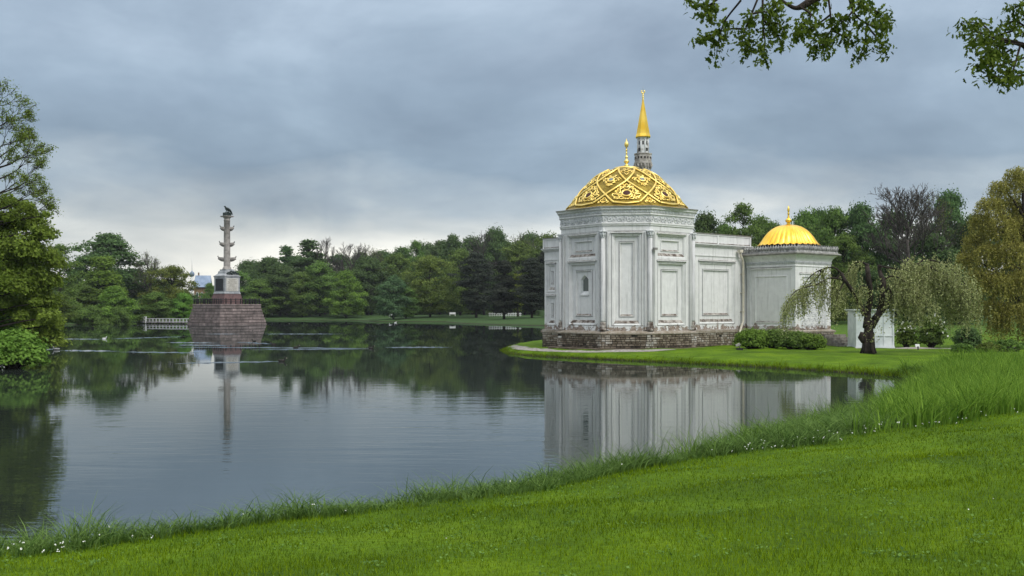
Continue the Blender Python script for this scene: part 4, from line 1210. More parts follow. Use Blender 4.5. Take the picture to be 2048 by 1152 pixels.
# ------------------------------------------------------------------ shed, floodlight, sign
shp = G(1750, 697, 0.44)
shed = empty('garden_shed', (shp.x, shp.y, gz(shp.x, shp.y)), R(-4)); tag(shed, 'pale panelled wooden shed behind the twisted tree', 'shed')
SW, SHh, SDp = 1.30, 2.62, 2.2
mb = MB(); mb.box(-SW, SW, 0, SDp, 0, SHh); sb = mb.build('wall', M['board_paint'], shed)
mb = MB(); mb.box(-SW - 0.10, SW + 0.10, -0.10, SDp + 0.1, SHh - 0.02, SHh + 0.05); mb.box(-SW - 0.20, SW + 0.20, -0.20, SDp + 0.2, SHh + 0.05, SHh + 0.12); mb.build('roof', M['board_paint'], shed)
mb = MB(); mb.box(-SW - 0.05, SW + 0.05, -0.06, SDp + 0.05, -0.05, 0.12); mb.build('base_board', M['board_paint'], shed)
for z in (0.12, 0.85, 2.30):
    mb = MB(); mb.box(-SW - 0.012, SW + 0.012, -0.045, 0.0, z, z + (0.30 if z > 2 else 0.07)); mb.build('rail', M['board_paint'], shed)
for i, x in enumerate(np.linspace(-SW, SW - 0.1, 5)):
    mb = MB(); mb.box(x, x + 0.10, -0.038, 0.002, 0.12, SHh - 0.02); mb.build('stile', M['board_paint'], shed)
fp = G(1479, 702, 0.42)
fld = empty('floodlight', (fp.x, fp.y, gz(fp.x, fp.y))); tag(fld, 'small grey floodlight standing on the lawn before the bath', 'floodlight')
mb = MB(); mb.box(-0.20, 0.20, -0.15, 0.15, -0.05, 0.13); mb.build('base', M['black_iron'], fld)
mb = MB(); mb.tube([(0, 0, 0.12), (0.02, 0, 0.24), (-0.03, 0, 0.32)], 0.035, 6); mb.build('arm', M['metal_grey'], fld)
mb = MB(); mb.box(-0.10, 0.22, -0.14, 0.14, 0.28, 0.42, M=Matrix.Rotation(R(-28), 4, 'Y'), taper=0.03); mb.build('lamp_head', M['metal_grey'], fld)
sp_ = G(1836, 700.5, 0.46)
sg_ = empty('information_sign', (sp_.x, sp_.y, gz(sp_.x, sp_.y))); tag(sg_, 'small pale sign on a short post beside the white shrub', 'sign')
mb = MB(); mb.box(-0.03, 0.03, -0.03, 0.03, -0.05, 0.24); mb.build('post', M['black_iron'], sg_)
mb = MB(); mb.box(-0.14, 0.14, -0.02, 0.02, 0.18, 0.40, M=Matrix.Rotation(R(-20), 4, 'X')); mb.build('plate', M['white_paint'], sg_)
strip('gravel_path', [(-0.9, 84), (1.0, 72.5), (3.6, 68.2), (7.4, 66.2), (11, 66.6)], 1.5, 0.012, M['gravel'], 'pale gravel path skirting the bath house plinth', 'path')
strip('garden_path', [(24, 70), (29, 69), (34, 70), (44, 74)], 1.6, 0.012, M['gravel'], 'pale garden path beyond the twisted tree', 'path')

# ------------------------------------------------------------------ birds on the water
def bird(name, px, py, face, mat, label, group, sc_=1.0):
    g = G(px, py)
    b = empty(name, (g.x, g.y, 0), R(face)); tag(b, label, 'duck' if name == 'duck' else 'gull', group)
    b.scale = (sc_ * 0.85,) * 3
    mb = MB(); mb.tube([(-0.30, 0, 0.12), (-0.22, 0, 0.08), (-0.08, 0, 0.05), (0.10, 0, 0.055), (0.19, 0, 0.10), (0.20, 0, 0.20), (0.22, 0, 0.25), (0.27, 0, 0.265), (0.31, 0, 0.25)], [0.01, 0.06, 0.105, 0.10, 0.06, 0.045, 0.05, 0.05, 0.02], 8)
    mb.build('body', mat, b)
    mb = MB(); mb.tube([(0.30, 0, 0.25), (0.37, 0, 0.24)], [0.022, 0.010], 6); mb.build('beak', M['cream'], b)
bird('duck', 742, 697, -10, M['feather_dark'], 'dark duck leading the long wake across the pond', 'ducks')
bird('duck', 564, 723, 0, M['feather_dark'], 'dark duck swimming alone before the column reflection', 'ducks')
bird('duck', 547, 690, 180, M['feather_dark'], 'dark duck drifting just past the island', 'ducks')
bird('duck', 592, 696, 0, M['feather_dark'], 'dark duck following along the long wake', 'ducks')
bird('duck', 508, 683, 170, M['feather_dark'], 'dark duck close by the granite island', 'ducks')
bird('gull', 112, 700, 180, M['feather_white'], 'white bird splashing below the overhanging bushes', 'white birds', 1.2)
bird('gull', 209, 678, 0, M['feather_white'], 'white bird trailing a straight wake toward the footbridge', 'white birds')
bird('gull', 791, 645.5, 0, M['feather_white'], 'white bird resting off the far bank', 'white birds', 1.2)
# ------------------------------------------------------------------ foliage tools
def unit(n, rg):
    v = rg.normal(size=(n, 3)); return v / np.linalg.norm(v, axis=1, keepdims=True)
def leaf_arrays(pts, nrm, size, rg, asp=0.62, axis=None):
    n = len(pts)
    ref = unit(n, rg) if axis is None else axis
    a = np.cross(nrm, ref); a /= np.linalg.norm(a, axis=1, keepdims=True) + 1e-9
    b = np.cross(a, nrm); b /= np.linalg.norm(b, axis=1, keepdims=True) + 1e-9
    s = np.asarray(size)[:, None] if np.ndim(size) else size
    V = np.empty((n, 4, 3))
    V[:, 0] = pts - b * s * 0.5; V[:, 2] = pts + b * s * 0.5
    V[:, 1] = pts + a * s * asp * 0.5 + b * s * 0.05; V[:, 3] = pts - a * s * asp * 0.5 + b * s * 0.05
    return V.reshape(-1, 3), np.arange(n * 4).reshape(n, 4)
def leaf_mesh(name, pts, nrm, size, mat, rg, tint=None, asp=0.62, axis=None):
    V, Q = leaf_arrays(pts, nrm, size, rg, asp, axis)
    t = rg.uniform(0, 1, len(pts)) if tint is None else np.clip(tint + rg.uniform(-0.3, 0.3, len(pts)), 0, 1)
    return np_mesh(name, V, Q, mat, np.repeat(t, 4))
def clump_points(cl, rg):
    """cl: list of (center, (rx,ry,rz), count) -> points, normals, tint"""
    ps, ns, ts = [], [], []
    for c, r, k in cl:
        u = unit(k, rg); u[:, 2] = np.where(u[:, 2] < -0.35, -u[:, 2] * 0.6, u[:, 2])
        q = rg.uniform(0, 1, (k, 1)) ** 0.42
        lump = 1 + 0.28 * np.sin(u[:, :1] * 7 + c[0] * 3) * np.cos(u[:, 1:2] * 6 + c[2] * 5)
        ps.append(np.array(c) + u * q * lump * np.array(r)); 
        nn = u * 0.9 + rg.normal(size=(k, 3)) * 0.45 + np.array([0, 0, 0.35])
        ns.append(nn / np.linalg.norm(nn, axis=1, keepdims=True)); ts.append(np.full(k, rg.uniform(0.3, 0.7)))
    return np.concatenate(ps), np.concatenate(ns), np.concatenate(ts)
def bez(a, b, c, n=5):
    a, b, c = Vector(a), Vector(b), Vector(c)
    return [a * (1 - t) ** 2 + b * 2 * t * (1 - t) + c * t * t for t in [i / n for i in range(n + 1)]]
ENV = {
 'round': lambda t: max(0.0, math.sin(math.pi * (0.06 + 0.92 * t) ** 0.85)) ** 0.6,
 'dome':  lambda t: (1 - t ** 2.2) ** 0.6 * (0.75 + 0.25 * min(1, t * 4)),
 'cone':  lambda t: (1 - t) ** 0.8 * (0.55 + 0.45 * min(1, t * 6)) + 0.04,
 'tall':  lambda t: (math.sin(math.pi * (0.1 + 0.86 * t))) ** 0.8,
}
def tree_proto(H, W, th, env, ncl, cr, per, leaf, mat, seed, flat=0.75, trunk_r=0.32, bark='bark', gap=1.0):
    rg = np.random.default_rng(seed)
    tb = MB()
    lean = [(0, 0, -0.6), (rg.normal() * 0.1, rg.normal() * 0.1, H * 0.25), (rg.normal() * 0.25, rg.normal() * 0.25, H * 0.6), (rg.normal() * 0.3, rg.normal() * 0.3, H * 0.92)]
    tp = smooth_path(lean, 3)
    tb.tube(tp, [trunk_r * (1.25 if i == 0 else 1) * (1 - 0.93 * i / (len(tp) - 1)) + 0.02 for i in range(len(tp))], 8)
    tz = [p[2] for p in tp]
    cl = []
    for i in range(ncl):
        t = (i + 0.5) / ncl
        t = min(max(t + rg.normal() * 0.03, 0.01), 0.985)
        az = i * 2.39996 + rg.normal() * 0.3
        irr = 1 + 0.20 * math.sin(2 * az + seed) * math.sin(5 * t + seed * 1.7) + 0.14 * math.sin(3 * az + 9 * t + seed * 2.3)
        rad = max(0.0, ENV[env](t) * W / 2 * irr - cr * 0.45)
        rf = rad * (0.25 + 0.75 * math.sqrt(rg.uniform(0.05, 1))) * (1 + rg.normal() * 0.12)
        zc = th + t * (H - th - cr * flat * 0.5) + (rg.normal() * 0.05 * H if 0.35 < t < 0.85 else 0)
        c = (rf * math.cos(az), rf * math.sin(az), zc)
        k = rg.uniform(0.5, 1.3) if t > 0.7 else rg.uniform(0.6, 1.45)
        cl.append((c, (cr * k * rg.uniform(0.8, 1.3), cr * k * rg.uniform(0.8, 1.3), cr * flat * k), int(per * k * k)))
        sz = max(th * 0.6, zc - rf * 0.75 - 0.5)
        x0, y0 = np.interp(sz, tz, [p[0] for p in tp]), np.interp(sz, tz, [p[1] for p in tp])
        tb.tube(bez((x0, y0, sz), (c[0] * 0.45, c[1] * 0.45, sz + (zc - sz) * 0.35), c, 4), [0.10, 0.085, 0.06, 0.045, 0.02], 4, cap=False)
    p, n, ts = clump_points(cl, rg)
    p = p + rg.normal(size=p.shape) * 0.16
    keep = p[:, 2] > th * 0.55
    p, n, ts = p[keep], n[keep], ts[keep]
    return tb.mesh('trunk', M[bark]), leaf_mesh('crown', p, n, leaf * rg.uniform(0.7, 1.3, len(p)), mat, rg, ts), H, W
def bare_proto(H, seed, leafy=0.0, mat=None, r0=0.30, minr=0.03, bark='bark_grey', levels=4):
    """broad bare crown: limbs leave the trunk along its height, each splitting into a fan of twigs"""
    rg = random.Random(seed)
    tb = MB(); tips = []
    def rv(): return Vector((rg.uniform(-1, 1), rg.uniform(-1, 1), rg.uniform(-0.6, 1)))
    def grow(p, d, ln, r, k):
        m1 = p + d * ln * 0.5 + rv() * ln * 0.08
        e = p + d * ln + rv() * ln * 0.06
        tb.tube([p, m1, e], [r, r * 0.82, r * 0.64], 5 if k < 2 else 3, cap=False)
        tips.append(e)
        if k >= levels: return
        for q, nn in ((m1, 1), (e, 2 if k else 3)):
            for _ in range(nn):
                nd = (d * 1.1 + rv() * 0.75 + Vector((0, 0, 0.12))).normalized()
                grow(q, nd, ln * rg.uniform(0.58, 0.80), max(r * 0.60, minr), k + 1)
    top = 0.66 * H
    tb.tube([(0, 0, -0.6), (0, 0, H * 0.2), (0.15, 0.1, H * 0.42), (0.05, -0.1, top)], [r0 * 1.2, r0, r0 * 0.75, r0 * 0.4], 8)
    for i in range(11):
        t = i / 10; az = i * 2.4
        z = H * (0.30 + 0.36 * t)
        d = Vector((math.cos(az), math.sin(az), 0.55 + 1.3 * t)).normalized()
        grow(Vector((0.1, 0, z)), d, H * (0.155 - 0.035 * t), r0 * 0.42, 0)
    crown = None
    rg2 = np.random.default_rng(seed)
    if leafy:
        t = np.array([tuple(x) for x in tips]); k = max(1, int(leafy))
        p = np.repeat(t, k, 0) + rg2.normal(size=(len(t) * k, 3)) * 0.35
        crown = leaf_mesh('crown', p, unit(len(p), rg2), 0.24 * rg2.uniform(0.6, 1.3, len(p)), mat, rg2)
    hz = max(t.z for t in tips); wx = 2 * np.percentile([math.hypot(t.x, t.y) for t in tips], 96)
    return tb.mesh('trunk', M[bark]), crown, hz, wx

PROTO = {
 'thicket': tree_proto(9, 15, 0.2, 'dome', 60, 1.9, 190, 0.6, LEAF['dark'], 20),
 'thicket_b': tree_proto(8, 15, 0.2, 'dome', 60, 1.8, 190, 0.55, LEAF['mid'], 21),
 'round_a': tree_proto(18, 14, 1.2, 'round', 90, 1.9, 210, 0.50, LEAF['mid'], 1),
 'round_b': tree_proto(18, 14, 1.4, 'round', 80, 2.1, 230, 0.52, LEAF['dark'], 2),
 'round_c': tree_proto(16, 13, 1.2, 'dome', 90, 1.7, 190, 0.46, LEAF['bright'], 3),
 'olive':   tree_proto(18, 17, 1.3, 'round', 110, 1.9, 190, 0.48, LEAF['olive'], 4),
 'chestnut': tree_proto(14, 12, 1.2, 'dome', 80, 1.6, 190, 0.48, LEAF['blue'], 5),
 'cone':    tree_proto(16, 10, 0.8, 'cone', 90, 1.4, 190, 0.42, LEAF['bright'], 6),
 'loose':   tree_proto(20, 11, 3.0, 'tall', 56, 1.6, 150, 0.45, LEAF['mid'], 7),
 'pine':    tree_proto(19, 10, 2.2, 'tall', 84, 1.6, 230, 0.42, LEAF['pine'], 8, flat=0.45),
 'pine_b':  tree_proto(18, 11, 2.0, 'cone', 90, 1.6, 230, 0.42, LEAF['pine'], 9, flat=0.42),
 'spruce_top': tree_proto(20, 7.5, 5.0, 'cone', 110, 0.85, 60, 0.42, LEAF['dark'], 10, flat=0.4),
 'birch':   tree_proto(15, 4.5, 2.0, 'tall', 30, 1.1, 90, 0.40, LEAF['birch'], 12),
 'dark_b':  tree_proto(20, 15, 1.4, 'dome', 100, 2.0, 220, 0.52, LEAF['dark'], 13),
 'mid_b':   tree_proto(17, 13, 0.8, 'tall', 90, 1.8, 200, 0.48, LEAF['mid'], 14),
 'bare':    bare_proto(19, 3),
 'bare_big': bare_proto(19, 5, r0=0.36, minr=0.028, bark='bark_grey', levels=5),
 'bare_b':  bare_proto(19, 8, leafy=1, mat=LEAF['olive']),
}
TREES = 0
def tree(px, top, wpx, D, proto, name, label, group, rot=None, gzv=None):
    global TREES
    TREES += 1
    tm, cm_, H, W = PROTO[proto]
    x = (px - PX0) * D / F
    z0 = gz(x, D) if gzv is None else gzv
    zt = P(px, top, D).z
    wd = wpx * D / F
    o = empty(name, (x, D, z0 - 0.05), R((TREES * 67) % 360) if rot is None else R(rot))
    s = (wd / W, wd / W, (zt - z0) / H)
    o.scale = s
    link('trunk', tm, o)
    if cm_ is not None: link('crown', cm_, o)
    tag(o, label, 'tree', group)
    return o
GL, GF, GR, GB = 'trees on the left bank behind the footbridge', 'trees along the far bank', 'trees behind the bath house', 'back rows of the far wood'
BK = 'dark green tree in the back rows of the far wood'
for a in [
 (215, 468, 190, 240, 'dark_b', 'broadleaf_tree', 'tallest dark rounded tree on the bank behind the footbridge', GL),
 (205, 514, 125, 222, 'cone', 'broadleaf_tree', 'bright green pointed tree in front of the tall dark one', GL),
 (228, 572, 100, 214, 'round_c', 'broadleaf_tree', 'low rounded green tree at the water beside the footbridge', GL),
 (160, 568, 100, 217, 'round_a', 'broadleaf_tree', 'mid green bushy tree at the water below the pointed tree', GL),
 (298, 502, 80, 234, 'bare_b', 'bare_tree', 'dark twiggy almost bare tree above the footbridge', GL),
 (343, 533, 112, 232, 'olive', 'broadleaf_tree', 'broad olive green tree above the footbridge railing', GL),
 (366, 585, 66, 226, 'round_c', 'broadleaf_tree', 'small bright green tree beside the granite island', GL),
 (312, 585, 90, 224, 'round_a', 'broadleaf_tree', 'small mid green tree above the bridge landing', GL),
 (120, 490, 90, 190, 'loose', 'broadleaf_tree', 'loose airy tree between the near willow bushes and the pointed tree', GL),
 (110, 585, 90, 176, 'round_a', 'broadleaf_tree', 'dense green tree just past the overhanging bushes', GL),
 (60, 520, 110, 170, 'round_b', 'broadleaf_tree', 'dark tree half hidden by the overhanging near tree', GL),
 (270, 540, 90, 250, 'round_b', 'broadleaf_tree', 'dark tree between the pointed tree and the twiggy one', GL),
 (419, 567, 36, 300, 'mid_b', 'broadleaf_tree', 'mid green tree just left of the column pedestal beside the blue roof', GL),
 (480, 545, 110, 330, 'round_a', 'broadleaf_tree', 'rounded green tree directly behind the column pedestal', GF),
 (537, 515, 110, 318, 'dark_b', 'broadleaf_tree', 'domed dark tree just past the column', GF),
 (573, 492, 84, 322, 'spruce_top', 'conifer_tree', 'small lone conifer top rising over the far wood', GF),
 (618, 480, 120, 320, 'spruce_top', 'conifer_tree', 'ragged conifer beside the bare tree on the skyline', GF),
 (650, 470, 72, 322, 'bare', 'bare_tree', 'tall bare tree on the skyline next to the ragged conifer', GF),
 (703, 481, 95, 322, 'bare', 'bare_tree', 'bare rounded tree top over the bright green tree', GF),
 (742, 487, 85, 324, 'bare_b', 'bare_tree', 'low bare crown following the rounded bare tree', GF),
 (560, 530, 110, 306, 'round_b', 'broadleaf_tree', 'dark green tree standing behind the island terrace', GF),
 (520, 560, 90, 300, 'mid_b', 'broadleaf_tree', 'mid green tree touching the island edge', GF),
 (605, 545, 75, 300, 'mid_b', 'broadleaf_tree', 'slender mid green tree before the conifer tops', GF),
 (640, 525, 100, 303, 'round_a', 'broadleaf_tree', 'full green tree behind the bright green bank tree', GF),
 (693, 540, 82, 293, 'round_c', 'broadleaf_tree', 'bright green rounded tree at the edge of the far bank', GF),
 (735, 515, 100, 308, 'round_b', 'broadleaf_tree', 'dark tree between the two bright green bank trees', GF),
 (787, 553, 76, 262, 'chestnut', 'broadleaf_tree', 'pale bluish green domed tree above the white bench', GF),
 (790, 508, 90, 312, 'round_a', 'broadleaf_tree', 'green tree rising behind the pale domed tree', GF),
 (832, 482, 60, 322, 'loose', 'broadleaf_tree', 'narrow loose tree peak over the olive tree', GF),
 (860, 513, 120, 270, 'olive', 'broadleaf_tree', 'large olive green tree with dark trunk on the far bank', GF),
 (905, 470, 84, 318, 'dark_b', 'broadleaf_tree', 'tall dark tree with tufted top over the olive tree', GF),
 (920, 500, 100, 300, 'round_a', 'broadleaf_tree', 'green tree filling between the olive tree and conifers', GF),
 (812, 575, 60, 264, 'round_a', 'broadleaf_tree', 'small green tree between the pale domed and olive trees', GF),
 (952, 505, 84, 262, 'pine', 'conifer_tree', 'dark brownish conifer at the start of the conifer group', GF),
 (1008, 520, 84, 236, 'pine_b', 'conifer_tree', 'dark layered conifer above the low white fence', GF),
 (1064, 515, 80, 232, 'pine', 'conifer_tree', 'dark conifer beside the bath house wall', GF),
 (1092, 500, 80, 238, 'pine_b', 'conifer_tree', 'dark conifer partly behind the bath house', GF),
 (1036, 545, 30, 258, 'birch', 'broadleaf_tree', 'slim yellow green tree between dark conifers', GF),
 (990, 458, 88, 320, 'round_b', 'broadleaf_tree', 'high rounded tree with bare twigs over the conifers', GF),
 (968, 458, 85, 318, 'bare', 'bare_tree', 'bare twigs beside the high rounded tree over the conifers', GF),
 (1050, 464, 90, 314, 'bare_b', 'bare_tree', 'thin half bare crown above the layered conifer', GF),
 (1040, 485, 110, 308, 'round_a', 'broadleaf_tree', 'green tree above the slim yellow green one', GF),
 (1095, 470, 100, 300, 'mid_b', 'broadleaf_tree', 'mid green tree topping the wood at the bath house wall', GF),
 (1412, 428, 100, 172, 'round_b', 'broadleaf_tree', 'dark tree against the hall corner above the wing', GR),
 (1486, 408, 100, 168, 'loose', 'broadleaf_tree', 'feathery tall tree above the wing parapet', GR),
 (1450, 448, 90, 180, 'round_a', 'broadleaf_tree', 'rounded green tree above the wing parapet', GR),
 (1548, 446, 100, 176, 'round_a', 'broadleaf_tree', 'green tree behind the small fluted dome', GR),
 (1612, 424, 110, 168, 'mid_b', 'broadleaf_tree', 'high green tree next to the fluted dome finial', GR),
 (1665, 418, 110, 160, 'round_a', 'broadleaf_tree', 'broad green tree above the pavilion cresting', GR),
 (1722, 410, 110, 158, 'round_b', 'broadleaf_tree', 'full dark green tree beyond the pavilion corner', GR),
 (1690, 470, 120, 140, 'round_a', 'broadleaf_tree', 'near green tree standing over the shed', GR),
 (1815, 362, 190, 136, 'bare_big', 'bare_tree', 'large dark bare tree towering behind the twisted tree', GR),
 (1870, 378, 110, 150, 'bare_b', 'bare_tree', 'half bare tree next to the towering bare one', GR),
 (1790, 425, 130, 160, 'round_b', 'broadleaf_tree', 'dark tree seen through the bare branches', GR),
 (1900, 385, 110, 156, 'round_b', 'broadleaf_tree', 'dark green tree between bare tree and bronze willow', GR),
 (1860, 470, 130, 138, 'round_b', 'broadleaf_tree', 'dark leafy tree under the bare branches', GR),
 (1950, 430, 130, 150, 'dark_b', 'broadleaf_tree', 'deep green tree behind the bronze willow', GR),
 (2040, 410, 140, 150, 'dark_b', 'broadleaf_tree', 'deep green tree behind the willow at its far side', GR),
 (1740, 540, 110, 128, 'round_b', 'broadleaf_tree', 'low dark tree behind the twisted tree trunk', GR),
 (1830, 545, 110, 124, 'round_b', 'broadleaf_tree', 'low dark tree behind the pale weeping foliage', GR),
 (1920, 540, 110, 126, 'round_b', 'broadleaf_tree', 'low dark tree at the top of the rising lawn', GR),
 (1670, 560, 70, 126, 'olive', 'broadleaf_tree', 'low olive tree between pavilion wall and shed', GR),
 (1520, 436, 90, 182, 'mid_b', 'broadleaf_tree', 'green tree filling between the feathery tree and the fluted dome', GR),
 (1640, 422, 90, 178, 'round_b', 'broadleaf_tree', 'dark tree peeping between the high trees beyond the pavilion', GR),
 (1590, 470, 100, 150, 'round_b', 'broadleaf_tree', 'dark tree hidden behind the fluted dome', GR),
]: tree(*a)
for i, (px, top) in enumerate([(500, 522), (545, 516), (590, 512), (632, 508), (678, 510), (722, 505), (765, 503), (806, 495), (852, 488), (880, 482), (945, 476), (1000, 470), (1060, 468), (440, 572), (330, 560), (240, 545), (160, 540), (90, 545)]):
    tree(px, top, 100, 345 + (i % 3) * 8 if px > 430 else 262 + (i % 2) * 8, ('round_b', 'dark_b')[i % 2], 'broadleaf_tree', BK, GB)
for i in range(15):
    tree(470 + i * 44, 588 - 8 * (i % 3), 92, 352 + (i * 7) % 14, ('thicket', 'thicket_b')[i % 3 == 0], 'thicket', 'dark undergrowth thicket behind the trunks of the far wood', 'undergrowth of the far wood')['category'] = 'thicket'
for i in range(7):
    tree(30 + i * 56, 590 - 8 * (i % 3), 100, 268 + (i * 7) % 14, ('thicket', 'thicket_b')[i % 2], 'thicket', 'undergrowth thicket behind the trees near the footbridge', 'undergrowth near the footbridge')['category'] = 'thicket'
for i in range(10):
    tree(1400 + i * 76, 560 - 8 * (i % 3), 150, 186 + (i * 7) % 14, ('thicket', 'thicket_b')[i % 3 == 0], 'thicket', 'dark undergrowth thicket behind the bath house trees', 'undergrowth behind the bath house')['category'] = 'thicket'
for px, top, wd, D, lb in ((135, 598, 80, 208, 'low pale green thicket at the water past the overhanging bushes'), (185, 612, 70, 207, 'low thicket at the water under the pointed tree'), (236, 612, 56, 210, 'low thicket at the water next to the bridge landing')):
    tree(px, top, wd, D, 'thicket_b', 'thicket', lb, 'thickets at the water')['category'] = 'thicket'

# shrubs as low clump mounds
def shrub(px, py_base, top, wpx, D, mat, leaf, name, label, cat='shrub', group=None, n=None, z=None, seed=1, clumps=None):
    rg = np.random.default_rng(seed)
    x = (px - PX0) * D / F; z0 = gz(x, D) if z is None else z
    h = P(px, top, D).z - z0; wd = wpx * D / F
    o = empty(name, (x, D, z0)); tag(o, label, cat, group)
    k = clumps or 22
    cr = max(0.22 * min(wd, h * 1.3), leaf * 1.6)
    cl, tb = [], MB()
    for i in range(k):
        t = (i + 0.5) / k; az = i * 2.39996
        rad = max(0, math.sqrt(max(0, 1 - (t * 0.95) ** 4)) * wd / 2 - cr * 0.7)
        rr = rad * (0.3 + 0.7 * math.sqrt(rg.uniform(0.1, 1)))
        c = (rr * math.cos(az), rr * math.sin(az) * 0.8, cr * 0.5 + t * max(0.05, h - cr * 1.3))
        q = rg.uniform(0.75, 1.25)
        cl.append((c, (cr * q, cr * q, cr * 0.8 * q), int((n or 4000) / k)))
        tb.tube(bez((c[0] * 0.15, c[1] * 0.15, -0.1), (c[0] * 0.4, c[1] * 0.4, c[2] * 0.6), c, 3), [0.05, 0.04, 0.03, 0.012], 4, cap=False)
    p, nn, ts = clump_points(cl, rg)
    kp = p[:, 2] > -0.15
    p, nn, ts = p[kp], nn[kp], ts[kp]
    tb.build('stem', M['bark'], o)
    link('foliage', leaf_mesh('foliage', p, nn, leaf * rg.uniform(0.6, 1.3, len(p)), mat, rg, ts), o)
    return o, p
GBU = 'bushes under the pavilion wall'
shrub(1506, 697, 655, 80, 68.5, LEAF['bright'], 0.15, 'bush', 'leafy green bush at the foot of the downpipe', 'bush', GBU, 9000, seed=21, clumps=46)
shrub(1546, 697, 656, 80, 68.8, LEAF['mid'], 0.15, 'bush', 'leafy green bush in the middle of the pavilion bed', 'bush', GBU, 9000, seed=22, clumps=46)
shrub(1588, 697, 659, 80, 67.8, LEAF['mid'], 0.14, 'bush', 'leafy green bush below the hanging willow curtain', 'bush', GBU, 7500, seed=23, clumps=46)
shrub(1622, 698, 665, 64, 67.2, LEAF['bright'], 0.14, 'bush', 'small green bush beside the stone plinth corner', 'bush', GBU, 6000, seed=24, clumps=46)
o, p = shrub(1862, 700, 626, 66, 70, LEAF['mid'], 0.15, 'flowering_shrub', 'green shrub dotted with white blossom beside the sign', 'shrub', None, 6000, seed=25)
def blossoms(o, p, k, seed, size=0.16):
    rg = np.random.default_rng(seed)
    d = np.hypot(p[:, 0], p[:, 1]) + p[:, 2] * 0.6
    idx = np.argsort(-d)[:len(p) // 3]; idx = rg.choice(idx, k, replace=False)
    q = p[idx] * 1.02; q[:, 1] -= 0.05
    link('blossom', leaf_mesh('blossom', np.repeat(q, 2, 0), unit(2 * k, rg), size, M['petal'], rg, asp=0.9), o)
blossoms(o, p, 60, 5)
o, p = shrub(1812, 700, 640, 50, 71, LEAF['olive'], 0.14, 'flowering_shrub', 'open branched shrub with white blossom beside the shed', 'shrub', None, 2600, seed=26)
blossoms(o, p, 50, 6)
shrub(1935, 703, 650, 62, 65, LEAF['dark'], 0.15, 'shrub', 'dark purplish shrub on the lawn before the bronze willow', 'shrub', None, 3500, seed=27)
shrub(1925, 704, 686, 50, 63, LEAF['mid'], 0.12, 'shrub', 'low green mound in front of the dark purplish shrub', 'shrub', None, 2500, seed=28)
shrub(2010, 704, 678, 90, 64, LEAF['mid'], 0.14, 'shrub', 'low green shrub under the bronze willow', 'shrub', None, 4500, seed=29)
shrub(1975, 704, 684, 50, 63, LEAF['olive'], 0.13, 'shrub', 'small olive shrub between the low green mounds', 'shrub', None, 2500, seed=30)

# bushes overhanging the pond and the near tree on the left bank
GLB = 'bushes overhanging the pond'
shrub(25, 738, 655, 130, 54, LEAF['bright'], 0.20, 'bush', 'bright green bush hanging low over the water', 'bush', GLB, 12000, z=0.0, seed=41, clumps=40)
shrub(78, 695, 585, 110, 76, LEAF['alder'], 0.22, 'bush', 'tall mid green bush behind the bright low one', 'bush', GLB, 11000, z=0.0, seed=42, clumps=40)
shrub(-10, 690, 560, 120, 60, LEAF['bright'], 0.22, 'bush', 'yellowish green bush under the overhanging near tree', 'bush', GLB, 11000, z=0.0, seed=43, clumps=40)

